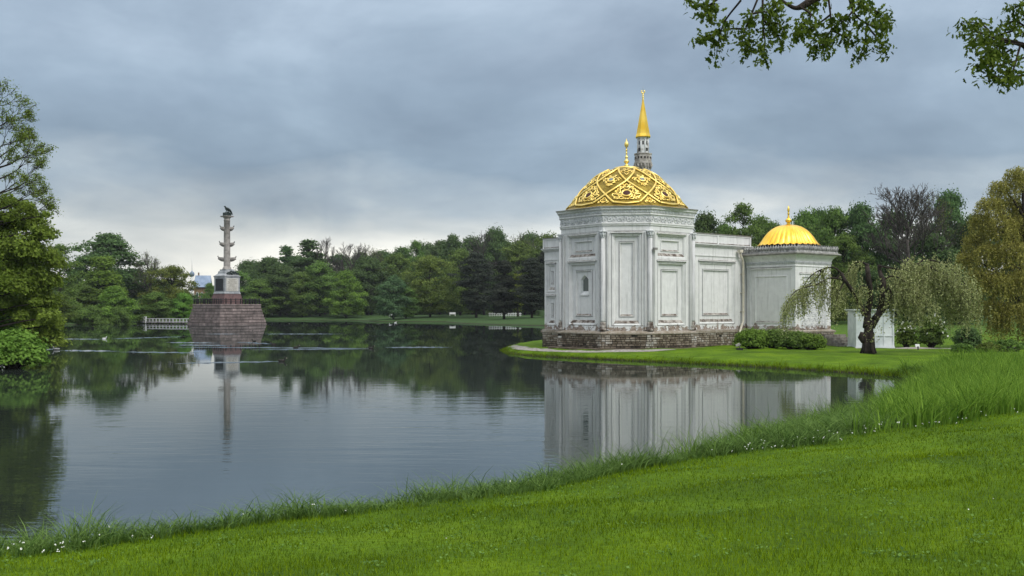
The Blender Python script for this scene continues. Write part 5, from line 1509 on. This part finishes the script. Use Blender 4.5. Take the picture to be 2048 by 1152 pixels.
def left_tree():
    D0 = 57.0
    rg = np.random.default_rng(77); rr = random.Random(77)
    base = Vector(((-150 - PX0) * D0 / F, D0, 0)); base.z = gz(base.x, base.y)
    o = empty('overhanging_tree', base); tag(o, 'tall overhanging tree with thinly leaved top on the near left bank', 'tree')
    tb = MB()
    def q(px, py, dd=0.0): return P(px, py, D0 + dd) - base
    tb.tube([Vector((0, 0, -0.5)), q(-150, 560), q(-140, 420), q(-130, 300), q(-110, 200)], [0.55, 0.45, 0.36, 0.22, 0.08], 9)
    tips, cl = [], []
    def grow(p, d, ln, r, k):
        e = p + d * ln
        tb.tube([p, p + d * ln * 0.5 + Vector((rr.uniform(-1, 1), rr.uniform(-1, 1), rr.uniform(-1, 1))) * ln * 0.06, e], [r, r * .8, r * .62], 4 if k > 1 else 5, cap=False)
        if k >= 4:
            tips.append(e); tips.append(p + d * ln * 0.5)
            return
        for _ in range(3):
            nd = (d + Vector((rr.uniform(-1, 1), rr.uniform(-1, 1), rr.uniform(-0.7, 0.8))) * 0.62).normalized()
            grow(e, nd, ln * rr.uniform(0.6, 0.9), max(r * 0.6, 0.012), k + 1)
    for (px, py, dd, sx, sy) in ((-30, 260, 0, -130, 300), (15, 325, 1, -130, 360), (-22, 200, -1, -115, 230), (20, 385, -1, -135, 420), (5, 285, 2, -130, 330), (0, 430, 1, -140, 450), (-60, 230, -1, -120, 260), (-5, 230, 1.5, -118, 250), (30, 350, 2, -130, 385), (-20, 320, -1.5, -130, 350), (-20, 380, 1.5, -132, 400), (0, 360, -2, -132, 380), (25, 300, -1, -128, 330), (-10, 275, -2, -125, 300), (-35, 420, -1, -138, 440), (35, 410, 1, -136, 430)):
        s, e = q(sx, sy + 75), q(px - 4, py + 28, dd)
        tb.tube(bez(s, s.lerp(e, 0.5) + Vector((0, 0, 0.5)), e, 5), [0.09, 0.08, 0.065, 0.055, 0.05, 0.045], 6, cap=False)
        grow(e, (e - s).normalized(), 0.80, 0.045, 0)
    for (px, py, r, dd) in ((-20, 470, 1.3, 0), (25, 455, 1.1, 1), (65, 450, 0.9, 0), (95, 470, 0.7, 1), (45, 500, 1.2, -1), (85, 515, 1.0, 0), (112, 530, 0.7, 1), (10, 520, 1.3, 0), (60, 550, 1.1, 0),
                            (100, 565, 0.9, 1), (25, 575, 1.2, -1), (75, 600, 1.0, 1), (105, 610, 0.7, 2), (20, 620, 1.2, 1), (60, 640, 1.0, 2), (-30, 540, 1.3, 0), (-40, 600, 1.3, 0), (50, 420, 0.7, 0), (15, 410, 0.8, 1), (110, 650, .6, 3), (90, 665, .7, 3)) + tuple((rr.uniform(-10, 100) , rr.uniform(430, 640), rr.uniform(0.35, 0.65), rr.uniform(-1.5, 1.5)) for _ in range(34)):
        c = q(px, py, dd); s = q(-140, py + 70)
        cl.append((tuple(c), (r * 0.95, r * 1.0, r * 0.95), int(2000 * r * r)))
        tb.tube(bez(s, s.lerp(c, 0.6) + Vector((0, 0, 0.6)), c, 5), [0.13, 0.11, 0.08, 0.06, 0.04, 0.02], 5, cap=False)
    tb.build('trunk', M['bark'], o)
    p, n, ts = clump_points(cl, rg)
    link('crown', leaf_mesh('crown', p, n, 0.17 * rg.uniform(0.6, 1.3, len(p)), LEAF['alder'], rg, ts), o)
    t = np.array([tuple(x) for x in tips])
    k = 5
    p = np.repeat(t, k, 0) + rg.normal(size=(len(t) * k, 3)) * 0.10
    link('top_leaves', leaf_mesh('top_leaves', p, unit(len(p), rg), 0.085 * rg.uniform(0.6, 1.4, len(p)), LEAF['alder'], rg), o)
left_tree()

def strands(starts, length, rg, step=0.11, sway=0.25):
    """hanging twigs: returns leaf points, axes and twig polylines"""
    pts, tw = [], []
    for s in starts:
        ln = length * rg.uniform(0.45, 1.2); k = max(3, int(ln / step))
        dr_ = rg.normal(size=2) * sway
        t = np.linspace(0, 1, k)[:, None]
        line = np.array(s) + np.concatenate([dr_[None, :] * ln * (t ** 0.8) + 0.04 * np.sin(t * 9 + rg.uniform(0, 6)) * np.array([[1, 0.5]]), -ln * t ** 1.15], 1)
        pts.append(line + rg.normal(size=line.shape) * 0.05); tw.append(line)
    return np.concatenate(pts), tw
def willow():
    rg = np.random.default_rng(5)
    D0 = 70.0
    base = Vector(((2070 - PX0) * D0 / F, D0, 0)); base.z = gz(base.x, base.y)
    o = empty('willow_tree', base); tag(o, 'large bronze green weeping willow at the pond end of the lawn', 'tree')
    tb = MB()
    def q(px, py, dd=0.0): return P(px, py, D0 + dd) - base
    tb.tube([Vector((0, 0, -0.4)), q(2068, 620), q(2060, 540), q(2050, 440), q(2045, 370)], [0.5, 0.42, 0.34, 0.2, 0.06], 9)
    starts = []
    for (px, py, r, dd) in ((2035, 350, 0.9, 0), (2000, 375, 0.8, 0), (2060, 360, 1.0, 1), (1980, 410, 0.9, -.6), (2020, 410, 1.0, 1), (1962, 440, 0.8, 0), (2000, 450, 1.0, -1), (2045, 450, 1.2, 0), (1945, 480, 0.7, .6), (1975, 500, 0.9, -1), (2020, 500, 1.1, -1.4),
                            (1930, 515, 0.6, 0), (1960, 550, 0.8, -1), (2000, 560, 1.0, -1.6), (2045, 560, 1.2, -1.4), (1985, 610, 0.8, -1.2), (2030, 620, 1.0, -1.8), (2075, 480, 1.2, 0), (2085, 580, 1.2, 0), (2100, 400, 1.2, 0), (2000, 640, .7, -1), (2060, 650, .8, -1.5)):
        c = q(px, py, dd); s = q(2058, min(py + 80, 640))
        tb.tube(bez(s, s.lerp(c, 0.5) + Vector((0, 0, 0.8)), c, 5), [0.14, 0.12, 0.09, 0.07, 0.05, 0.03], 5, cap=False)
        k = int(120 * r * r) + 30
        u = unit(k, rg); u[:, 2] = abs(u[:, 2]) * 0.9
        starts += list(np.array(c) + u * r * rg.uniform(0.3, 1, (k, 1)) ** 0.5 * np.array([1.05, 1.05, 0.8]))
    p, tw = strands(starts, 1.5, rg, 0.055)
    kp = p[:, 2] > 0.3
    p = p[kp]
    ax = np.tile(np.array([[0, 0, -1.0]]), (len(p), 1)) + rg.normal(size=(len(p), 3)) * 0.7
    nn = unit(len(p), rg)
    tb.build('trunk', M['bark'], o)
    link('crown', leaf_mesh('crown', p, nn, 0.15 * rg.uniform(0.6, 1.4, len(p)), LEAF['willow'], rg, asp=0.45, axis=ax), o)
willow()

def twisted_tree():
    rg = np.random.default_rng(15)
    D0 = 61.0
    base = Vector(((1738 - PX0) * D0 / F, D0, 0)); base.z = gz(base.x, base.y)
    o = empty('weeping_tree', base); tag(o, 'gnarled dark trunk weeping tree with drooping pale leaves on the lawn', 'tree')
    tb = MB()
    def q(px, py, dd=0.0):
        v = P(px, py, D0 + dd) - base; return v
    tb.tube([(0, 0, -0.2), q(1736, 695), q(1738, 680), q(1737, 662), q(1738, 648)], [0.42, 0.33, 0.29, 0.28, 0.25], 12)
    for a in (0.3, 1.5, 2.6, 3.7, 4.9): tb.tube([(0.50 * math.cos(a), 0.50 * math.sin(a), -0.12), (0.32 * math.cos(a), 0.32 * math.sin(a), 0.35), (0.26 * math.cos(a), 0.26 * math.sin(a), 1.3)], [0.11, 0.11, 0.09], 7)
    tb.tube([q(1726, 685, -.2), q(1722, 675, -.2), q(1724, 664, -.2)], [0.10, 0.20, 0.10], 8)
    limbs = [([(1734, 655), (1736, 625), (1741, 590), (1737, 555), (1734, 529)], [0.26, 0.19, 0.17, 0.16, 0.13]),
             ([(1742, 652), (1758, 625), (1764, 595), (1767, 565), (1760, 545), (1758, 529)], [0.26, 0.18, 0.16, 0.16, 0.12, 0.09]),
             ([(1730, 630), (1716, 600), (1702, 578), (1690, 560), (1684, 546)], [0.18, 0.14, 0.12, 0.10, 0.06]),
             ([(1748, 640), (1772, 610), (1780, 590), (1776, 575)], [0.22, 0.16, 0.13, 0.09])]
    for pts, rad in limbs:
        pp = smooth_path([tuple(q(x, y, 0.3 * math.sin(i * 1.7))) for i, (x, y) in enumerate(pts)], 4)
        tb.tube(pp, list(np.interp(np.linspace(0, 1, len(pp)), np.linspace(0, 1, len(rad)), rad)), 9)
    arcs = [[(1684, 548), (1668, 535), (1649, 537), (1628, 547), (1612, 564), (1600, 590)], [(1736, 531), (1722, 524), (1706, 528), (1696, 545), (1692, 560)], [(1690, 560), (1660, 556), (1635, 568), (1610, 575), (1588, 585), (1572, 610)],
            [(1649, 538), (1630, 560), (1605, 578), (1580, 600), (1566, 625)], [(1760, 532), (1782, 536), (1808, 539), (1832, 530), (1860, 534), (1890, 548)], [(1765, 560), (1785, 552), (1805, 560), (1820, 572), (1840, 600)],
            [(1778, 575), (1800, 568), (1830, 560), (1865, 556), (1900, 570), (1925, 600)], [(1832, 530), (1850, 520), (1880, 525), (1910, 545), (1935, 575), (1945, 600)], [(1762, 560), (1775, 585), (1800, 590), (1822, 586), (1850, 600)],
            [(1640, 540), (1650, 565), (1648, 590)], [(1737, 575), (1722, 572), (1716, 585)], [(1684, 548), (1670, 560), (1662, 590)], [(1860, 534), (1885, 550), (1905, 580), (1915, 610)], [(1690, 560), (1680, 580), (1670, 610)]]
    starts = []
    for i, a in enumerate(arcs):
        dd = 1.2 * math.sin(i * 2.3)
        pp = smooth_path([tuple(q(x, y, dd * j / len(a))) for j, (x, y) in enumerate(a)], 6)
        tb.tube(pp, list(np.linspace(0.065, 0.015, len(pp))), 6, cap=False)
        right = a[-1][0] > 1750
        for j in range(len(pp) // 3, len(pp)):
            for _ in range(9 if right else 3):
                starts.append(np.array(pp[j]) + rg.normal(size=3) * (np.array([0.45, 0.6, 0.30]) if right else np.array([0.14, 0.3, 0.06])))
    st = np.array(starts)
    p1, tw = strands(st, 1.55, rg, 0.055, 0.16)
    for line in tw: tb.tube([tuple(line[0]), tuple(line[len(line) // 2]), tuple(line[-1])], [0.005, 0.004, 0.003], 3, cap=False)
    kp = (p1[:, 2] > 0.9)
    p1 = p1[kp]
    # leaves sprouting from the trunk
    tr = np.concatenate([np.array([tuple(q(rg.uniform(1728, 1768), rg.uniform(575, 690), rg.uniform(-0.75, -0.35)))]) for _ in range(100)])
    p = np.concatenate([p1, np.repeat(tr, 2, 0) + rg.normal(size=(200, 3)) * 0.07])
    ax = np.tile(np.array([[0, 0, -1.0]]), (len(p), 1)) + rg.normal(size=(len(p), 3)) * 0.6
    tb.build('trunk', M['bark'], o)
    link('crown', leaf_mesh('crown', p, unit(len(p), rg), 0.125 * rg.uniform(0.6, 1.4, len(p)), LEAF['weep'], rg, asp=0.5, axis=ax), o)
twisted_tree()

def oak():
    rg = np.random.default_rng(31); rr = random.Random(31)
    D0 = 9.0
    bx, by = 9.2, 7.5
    base = Vector((bx, by, gz(bx, by)))
    o = empty('oak_tree', base); tag(o, 'leafy oak boughs hanging down overhead against the sky', 'tree')
    tb = MB()
    def q(px, py, dd=0.0): return P(px, py, D0 + dd) - base
    tb.tube([(0, 0, -0.3), (0.05, 0, 2), (-0.1, 0.1, 4.5), (0.1, 0.2, 7.5), (0.0, 0.4, 10.5)], [0.50, 0.40, 0.34, 0.24, 0.10], 12)
    limb = [(-0.1, 0.1, 4.3), tuple(q(2250, -130)), tuple(q(1980, -150)), tuple(q(1800, -75)), tuple(q(1660, -22)), tuple(q(1612, 8)), tuple(q(1592, 16)), tuple(q(1575, 9)), tuple(q(1545, -8)), tuple(q(1480, -14)), tuple(q(1400, -30))]
    pp = smooth_path(limb, 4); tb.tube(pp, list(np.interp(np.linspace(0, 1, len(pp)), [0, .3, .6, .75, 1], [0.13, 0.06, 0.020, 0.014, 0.006])), 8)
    limb2 = [(0.0, 0.1, 3.4), tuple(q(2200, 140)), tuple(q(2070, 105)), tuple(q(2046, 90)), tuple(q(1995, 76))]
    pp = smooth_path(limb2, 4); tb.tube(pp, list(np.linspace(0.06, 0.012, len(pp))), 7)
    br = [[(1520, -14), (1503, 28), (1491, 58), (1484, 82)], [(1491, 58), (1458, 58), (1422, 70), (1394, 76)], [(1525, -6), (1526, 50), (1530, 92), (1519, 126)], [(1450, -16), (1428, 4), (1402, 14), (1376, -2)], [(1482, 0), (1450, 42), (1436, 84), (1433, 114)],
          [(1655, -16), (1661, 32), (1662, 60), (1640, 84), (1622, 98)], [(1690, -40), (1706, 22), (1734, 48), (1762, 52), (1776, 40)], [(1734, 48), (1729, 88), (1716, 118)], [(1734, 52), (1760, 84), (1768, 108)], [(1600, 14), (1622, 30), (1604, 56), (1600, 66)],
          [(1526, 40), (1552, 66), (1568, 92)], [(1662, 60), (1690, 74), (1705, 84)], [(1503, 28), (1532, 24), (1556, 34)], [(1526, 50), (1552, 46), (1570, 60)], [(1650, -10), (1630, 8), (1612, 24)], [(1706, 22), (1690, 40), (1676, 44)], [(1540, -14), (1550, 8), (1545, 24)],
          [(1660, 30), (1640, 45), (1615, 60), (1598, 62)], [(1730, 20), (1752, 22), (1772, 36)], [(1690, -30), (1720, -4), (1722, 14)], [(1430, 6), (1418, 20), (1420, 34)], [(1484, 82), (1500, 96), (1492, 106)], [(1640, 84), (1652, 92), (1660, 84)],
          [(2046, 90), (2010, 84), (1960, 66), (1924, 58)], [(1990, 76), (1962, 48), (1922, 46)], [(2060, 110), (2030, 122), (1986, 132), (1946, 132)], [(2040, 92), (2026, 140), (2014, 158), (1998, 158)], [(2060, 60), (2030, 42), (2006, 52)], [(2080, 10), (2040, 12), (2024, 18)],
          [(1960, 66), (1948, 84), (1950, 96)], [(2010, 84), (1986, 100), (1978, 110)], [(2030, 60), (2000, 70), (1976, 84)], [(1986, 132), (1980, 118), (1966, 116)], [(2048, 30), (2060, 60), (2040, 70)], [(2020, 100), (2000, 110), (1984, 104)], [(2056, 150), (2030, 152), (1960, 154)]]
    pts, ups = [], []
    for i, b in enumerate(br):
        dd = 0.35 * math.sin(i * 1.9)
        pp = smooth_path([tuple(q(x, y, dd * (0.3 + 0.7 * j / len(b)))) for j, (x, y) in enumerate(b)], 7)
        tb.tube(pp, list(np.linspace(0.011, 0.003, len(pp))), 5, cap=False)
        for j in range(int(len(pp) * 0.32), len(pp)):
            for _ in range(8 if j % 2 else 6):
                c = np.array(pp[j]) + rg.normal(size=3) * np.array([0.036, 0.07, 0.032])
                d = rg.normal(size=3) * 0.8 + np.array([0, 0, -0.75]); d /= np.linalg.norm(d)
                pts.append((c, d))
    tb.build('trunk', M['bark'], o)
    # lobed leaves: five-point outline, base at c, pointing along d
    n = len(pts); C_ = np.array([a for a, b in pts]); Dv = np.array([b for a, b in pts])
    nrm = unit(n, rg); a = np.cross(nrm, Dv); a /= np.linalg.norm(a, axis=1, keepdims=True) + 1e-9
    s = (0.066 * rg.uniform(0.6, 1.3, n))[:, None]
    out = [(0, 0), (0.20, 0.30), (0.11, 0.42), (0.25, 0.68), (0.10, 0.74), (0, 1.0), (-0.10, 0.74), (-0.25, 0.68), (-0.11, 0.42), (-0.20, 0.30)]
    V = np.empty((n, 10, 3))
    up = np.cross(a, Dv)
    for k, (u, v) in enumerate(out): V[:, k] = C_ + a * s * u + Dv * s * v + up * s * (0.25 * abs(u) - 0.15 * v * v)
    link('crown', np_mesh('crown', V.reshape(-1, 3), np.arange(n * 10).reshape(n, 10), LEAF['maple'], np.repeat(rg.uniform(0, 1, n), 10)), o)
oak()

# ------------------------------------------------------------------ grasses
def blades(name, xy, h, wd, bend, mat, rg, tint=None, segs=2, label=None, cat=None, z=None, dirs=None):
    n = len(xy)
    if z is None: z = ground_z(xy[:, 0], xy[:, 1])
    az = rg.uniform(0, 2 * math.pi, n) if dirs is None else dirs
    fx, fy = np.cos(az), np.sin(az)           # bending direction
    az2 = rg.uniform(0, 2 * math.pi, n)
    sx, sy = np.cos(az2), np.sin(az2)
    K = segs + 1
    V = np.empty((n, K * 2, 3))
    for k in range(K):
        t = k / segs
        w_ = wd * (1 - 0.92 * t ** 1.5)
        off = bend * h * t * t
        cx_, cy_, cz_ = xy[:, 0] + fx * off, xy[:, 1] + fy * off, z - 0.01 + h * t * (1 - 0.35 * bend * t)
        V[:, 2 * k] = np.stack([cx_ - sx * w_ / 2, cy_ - sy * w_ / 2, cz_], 1)
        V[:, 2 * k + 1] = np.stack([cx_ + sx * w_ / 2, cy_ + sy * w_ / 2, cz_], 1)
    base = np.arange(n)[:, None] * (K * 2)
    Q = np.concatenate([base + np.array([[2 * k, 2 * k + 1, 2 * k + 3, 2 * k + 2]]) for k in range(segs)], 0)
    t = rg.uniform(0, 1, n) if tint is None else tint
    o = link(name, np_mesh(name, V.reshape(-1, 3), Q, mat, np.repeat(t, K * 2)))
    return tag(o, label, cat, kind='stuff')
def in_poly(xy, poly):
    x, y = xy[:, 0], xy[:, 1]; ins = np.zeros(len(x), bool); n = len(poly)
    for i in range(n):
        a, b = poly[i], poly[(i + 1) % n]
        c = (a[1] > y) != (b[1] > y)
        ins ^= c & (x < a[0] + (y - a[1]) * (b[0] - a[0]) / ((b[1] - a[1]) or 1e-9))
    return ins
REEDP = [tuple(G(*a)[:2]) for a in ((1425, 912, 0.0), (1440, 920, 0.2), (1560, 905, 0.3), (1700, 880, 0.4), (1850, 862, 0.5), (2048, 838, 0.6), (2250, 812, 0.6))] + [(30, 30), (28, 46), (24, 51)] + [tuple(G(*a)[:2]) for a in ((1860, 750, 0.1), (1800, 752, 0.0), (1872, 770, 0.0), (1840, 790, 0.0), (1780, 816, 0.0), (1680, 846, 0.0), (1560, 880, 0.0))]
def patch_noise(xy, s=1.0):
    x, y = xy[:, 0] * s, xy[:, 1] * s
    return 0.5 + 0.2 * np.sin(x * 1.3 + 1.7 * np.sin(y * 0.7)) + 0.2 * np.sin(y * 1.9 + 1.3 * np.sin(x * 1.1 + 2)) + 0.1 * np.sin(x * 4.1 + y * 3.3)
def lawn_blades():
    rg = np.random.default_rng(50)
    n = 2200000
    d = 5.0 + 25 * rg.uniform(0, 1, n) ** 1.0
    px = rg.uniform(-500, 2760, n)
    x = (px - PX0) * d / F                       # uniform in angle; thinned by distance below
    keep = rg.uniform(0, 1, n) < np.clip(0.62 * (8.0 / d) ** 0.75, 0, 1) * 0.36
    xy = np.stack([x, d], 1)[keep]
    s = shore_dist(xy[:, 0], xy[:, 1])
    m = (s > 0.25) & ~in_poly(xy, REEDP)
    xy, s = xy[m], s[m]
    dd = xy[:, 1]
    h = rg.uniform(0.025, 0.075, len(xy)) * (1 + 0.5 * np.clip(1.4 - s, 0, 1)) * (0.8 + 0.5 * patch_noise(xy, 0.8))
    wd = 0.0055 * np.clip(dd / 7.0, 1, 3)
    t = np.clip(0.20 + 0.36 * patch_noise(xy, 0.45) + rg.uniform(-0.45, 0.55, len(xy)), 0, 1)
    blades('lawn_grass', xy, h, wd, rg.uniform(0.1, 0.7, len(xy)), LEAF['lawn'], rg, t, 1, 'short mown bright green grass of the foreground lawn', 'grass')
lawn_blades()
def lawn_weeds():
    rg = np.random.default_rng(60)
    c = np.stack([rg.uniform(-9, 14, 420), rg.uniform(5.5, 24, 420)], 1)
    c = c[(shore_dist(c[:, 0], c[:, 1]) > 1.0) & ~in_poly(c, REEDP)]
    k = 34
    q = np.repeat(c, k, 0) + rg.normal(size=(len(c) * k, 2)) * np.repeat(rg.uniform(0.06, 0.28, len(c)), k)[:, None]
    p = np.stack([q[:, 0], q[:, 1], ground_z(q[:, 0], q[:, 1]) + rg.uniform(0.02, 0.06, len(q))], 1)
    nn = rg.normal(size=p.shape) * 0.4 + np.array([0, 0, 1.0]); nn /= np.linalg.norm(nn, axis=1, keepdims=True)
    tag(link('lawn_clover', leaf_mesh('lawn_clover', p, nn, 0.030 * rg.uniform(0.6, 1.3, len(p)), LEAF['mid'], rg, asp=0.9)), 'dark clover patches scattered in the foreground lawn', 'clover', kind='stuff')
    q = np.stack([rg.uniform(-9, 14, 36), rg.uniform(8, 24, 36)], 1)
    q = q[(shore_dist(q[:, 0], q[:, 1]) > 0.6) & ~in_poly(q, REEDP)]
    p = np.stack([q[:, 0], q[:, 1], ground_z(q[:, 0], q[:, 1]) + 0.07], 1)
    nn = unit(len(p), rg) * 0.5 + np.array([0, -0.3, 1.0]); nn /= np.linalg.norm(nn, axis=1, keepdims=True)
    tag(link('daisies', leaf_mesh('daisies', p, nn, 0.017, M['petal'], rg, asp=0.9)), 'tiny white daisies sprinkled over the mown lawn', 'flowers', kind='stuff')
lawn_weeds()
def shore_line(i0, i1, step):
    out = []
    for i in range(i0, i1):
        a, b = SH[i], SH[i + 1]; k = max(1, int(np.hypot(*(b - a)) / step))
        for j in range(k): out.append(a + (b - a) * j / k)
    return np.array(out)
def tufts(centers, per, spread, hmin, hmax, rg, wd, bend=(0.3, 1.3)):
    k = len(centers)
    hh = rg.uniform(hmin, hmax, k)
    xy = np.repeat(centers, per, 0); off = rg.normal(size=(k * per, 2)) * spread
    h = np.repeat(hh, per) * rg.uniform(0.55, 1.15, k * per)
    return xy + off, h, np.full(k * per, wd), rg.uniform(*bend, k * per), np.arctan2(off[:, 1], off[:, 0]) + rg.normal(size=k * per) * 0.7, np.clip(np.repeat(rg.uniform(0.25, 0.75, k), per) + rg.uniform(-0.3, 0.3, k * per), 0, 1)
def bank_grass():
    rg = np.random.default_rng(51)
    ln = shore_line(3, 10, 0.028)
    c = ln + rg.normal(size=ln.shape) * 0.05
    nrm = np.array([0.35, -0.94])
    off = rg.uniform(-0.30, 1.45, (len(c), 1)) * (0.75 + 0.35 * np.sin(np.arange(len(c)) * 0.021)[:, None])
    c = c + nrm * off
    keep = shore_dist(c[:, 0], c[:, 1]) > -0.30
    c = c[keep]; off = off[keep]
    xy, h, wd, bd, dr_, t = tufts(c, 18, 0.10, 0.24, 0.52, rg, 0.016, (0.4, 1.6))
    h *= np.clip(1.25 - 0.55 * np.repeat(off[:, 0], 18), 0.45, 1.3) * (0.35 + 1.25 * patch_noise(xy, 1.3))
    z = np.maximum(ground_z(xy[:, 0], xy[:, 1]), -0.05)
    blades('bank_grass', xy, h, wd, bd, LEAF['bank'], rg, t, 3, 'long tufted grass fringing the near water edge', 'grass', z=z, dirs=dr_)
    fl = c[rg.choice(len(c), 260)] + rg.normal(size=(260, 2)) * 0.25 + nrm * 0.55
    k = rg.uniform(0, 1, 260) < np.clip(patch_noise(fl, 0.9) * 2.4 - 1.5, 0.05, 1)
    return fl[k]
fl1 = bank_grass()
def reeds():
    rg = np.random.default_rng(52)
    lo, hi = np.min(REEDP, 0), np.max(REEDP, 0)
    n = 14000
    c = np.stack([rg.uniform(lo[0], hi[0], n), rg.uniform(lo[1], hi[1], n)], 1)
    s = shore_dist(c[:, 0], c[:, 1])
    c = c[in_poly(c, REEDP) & (s > -0.35)]
    px = PX0 + c[:, 0] / c[:, 1] * F
    near = rg.uniform(0, 1, len(c)) > sstep((px - 1700) / 220)
    zf = lambda q: np.maximum(ground_z(q[:, 0], q[:, 1]), -0.1)
    ca = c[near]
    xy, h, wd, bd, dr_, t = tufts(ca, 22, 0.15, 0.30, 0.66, rg, 0.024, (0.5, 1.6))
    h *= (0.7 + 0.6 * patch_noise(xy, 0.9))
    blades('sedge_clumps', xy, h, wd, bd, LEAF['bank'], rg, t, 3, 'bluish green sedge clumps along the bank before the reeds', 'grass', z=zf(xy), dirs=dr_)
    cb = c[~near]
    xy, h, wd, bd, dr_, t = tufts(cb, 15, 0.18, 0.48, 1.00, rg, 0.036, (0.12, 0.9))
    h *= (0.65 + 0.6 * patch_noise(xy, 0.55))
    blades('reed_bed', xy, h, wd, bd, LEAF['reed'], rg, t, 3, 'tall bright green reed bed at the end of the inlet', 'reeds', z=zf(xy), dirs=dr_)
    # scattered taller stalks standing in the water
    ln = shore_line(9, 14, 0.12); c2 = ln + rg.normal(size=ln.shape) * 0.35
    xy, h, wd, bd, dr_, t = tufts(c2, 5, 0.15, 0.5, 1.0, rg, 0.016, (0.15, 0.8))
    blades('water_stalks', xy, h, wd, bd, LEAF['reed'], rg, t, 3, 'thin upright stalks standing in the shallow water', 'reeds', z=zf(xy), dirs=dr_)
    # white flowers along the lawn side of the reeds
    a = np.array(REEDP[1:7]); out = []
    for i in range(len(a) - 1):
        for _ in range(18): out.append(a[i] + (a[i + 1] - a[i]) * rg.uniform() + rg.normal(size=2) * np.array([0.25, 0.35]))
    return np.array(out)
fl2 = reeds()
def flowers():
    rg = np.random.default_rng(53)
    q = np.concatenate([fl1, fl2]); k = len(q)
    z = ground_z(q[:, 0], q[:, 1]) + rg.uniform(0.06, 0.2, k)
    p = np.stack([q[:, 0], q[:, 1], z], 1)
    p3 = np.repeat(p, 3, 0) + rg.normal(size=(3 * k, 3)) * 0.008
    nn = unit(3 * k, rg) * 0.6 + np.array([0, -0.5, 0.8]); nn /= np.linalg.norm(nn, axis=1, keepdims=True)
    tag(link('white_flowers', leaf_mesh('white_flowers', p3, nn, 0.022, M['petal'], rg, asp=0.8)), 'tiny white wild flowers dotting the grassy bank', 'flowers', kind='stuff')
flowers()
def far_bank_grass():
    rg = np.random.default_rng(54)
    ln = shore_line(16, 27, 0.10); c = ln + rg.normal(size=ln.shape) * 0.12
    s = shore_dist(c[:, 0], c[:, 1])
    c = c[s > -0.15]
    xy, h, wd, bd, dr_, t = tufts(c, 9, 0.10, 0.14, 0.34, rg, 0.028, (0.3, 1.2))
    h *= (0.5 + 1.0 * patch_noise(xy, 0.5)) * np.interp(xy[:, 0], [0, 10, 16, 22], [0.55, 0.8, 1.5, 2.1])
    blades('peninsula_grass', xy, h, wd, bd, LEAF['lawn'], rg, t, 2, 'rough grass hanging over the bank before the bath house', 'grass', z=np.maximum(ground_z(xy[:, 0], xy[:, 1]), 0.0), dirs=dr_)
far_bank_grass()

# ------------------------------------------------------------------ damp air over the pond
def haze():
    m, nt, out = new_mat('damp_air')
    v = N(nt, 'ShaderNodeVolumePrincipled')
    v.inputs['Color'].default_value = (0.86, 0.92, 1.0, 1)
    v.inputs['Density'].default_value = 0.00011
    v.inputs['Anisotropy'].default_value = 0.2
    L(nt, v.outputs[0], out.inputs['Volume'])
    o = MB().box(-1700, 1700, -120, 3100, -3.0, 42.0).build('haze', m)
    tag(o, 'thin pale damp air over the pond and park', 'haze', kind='stuff')
haze()
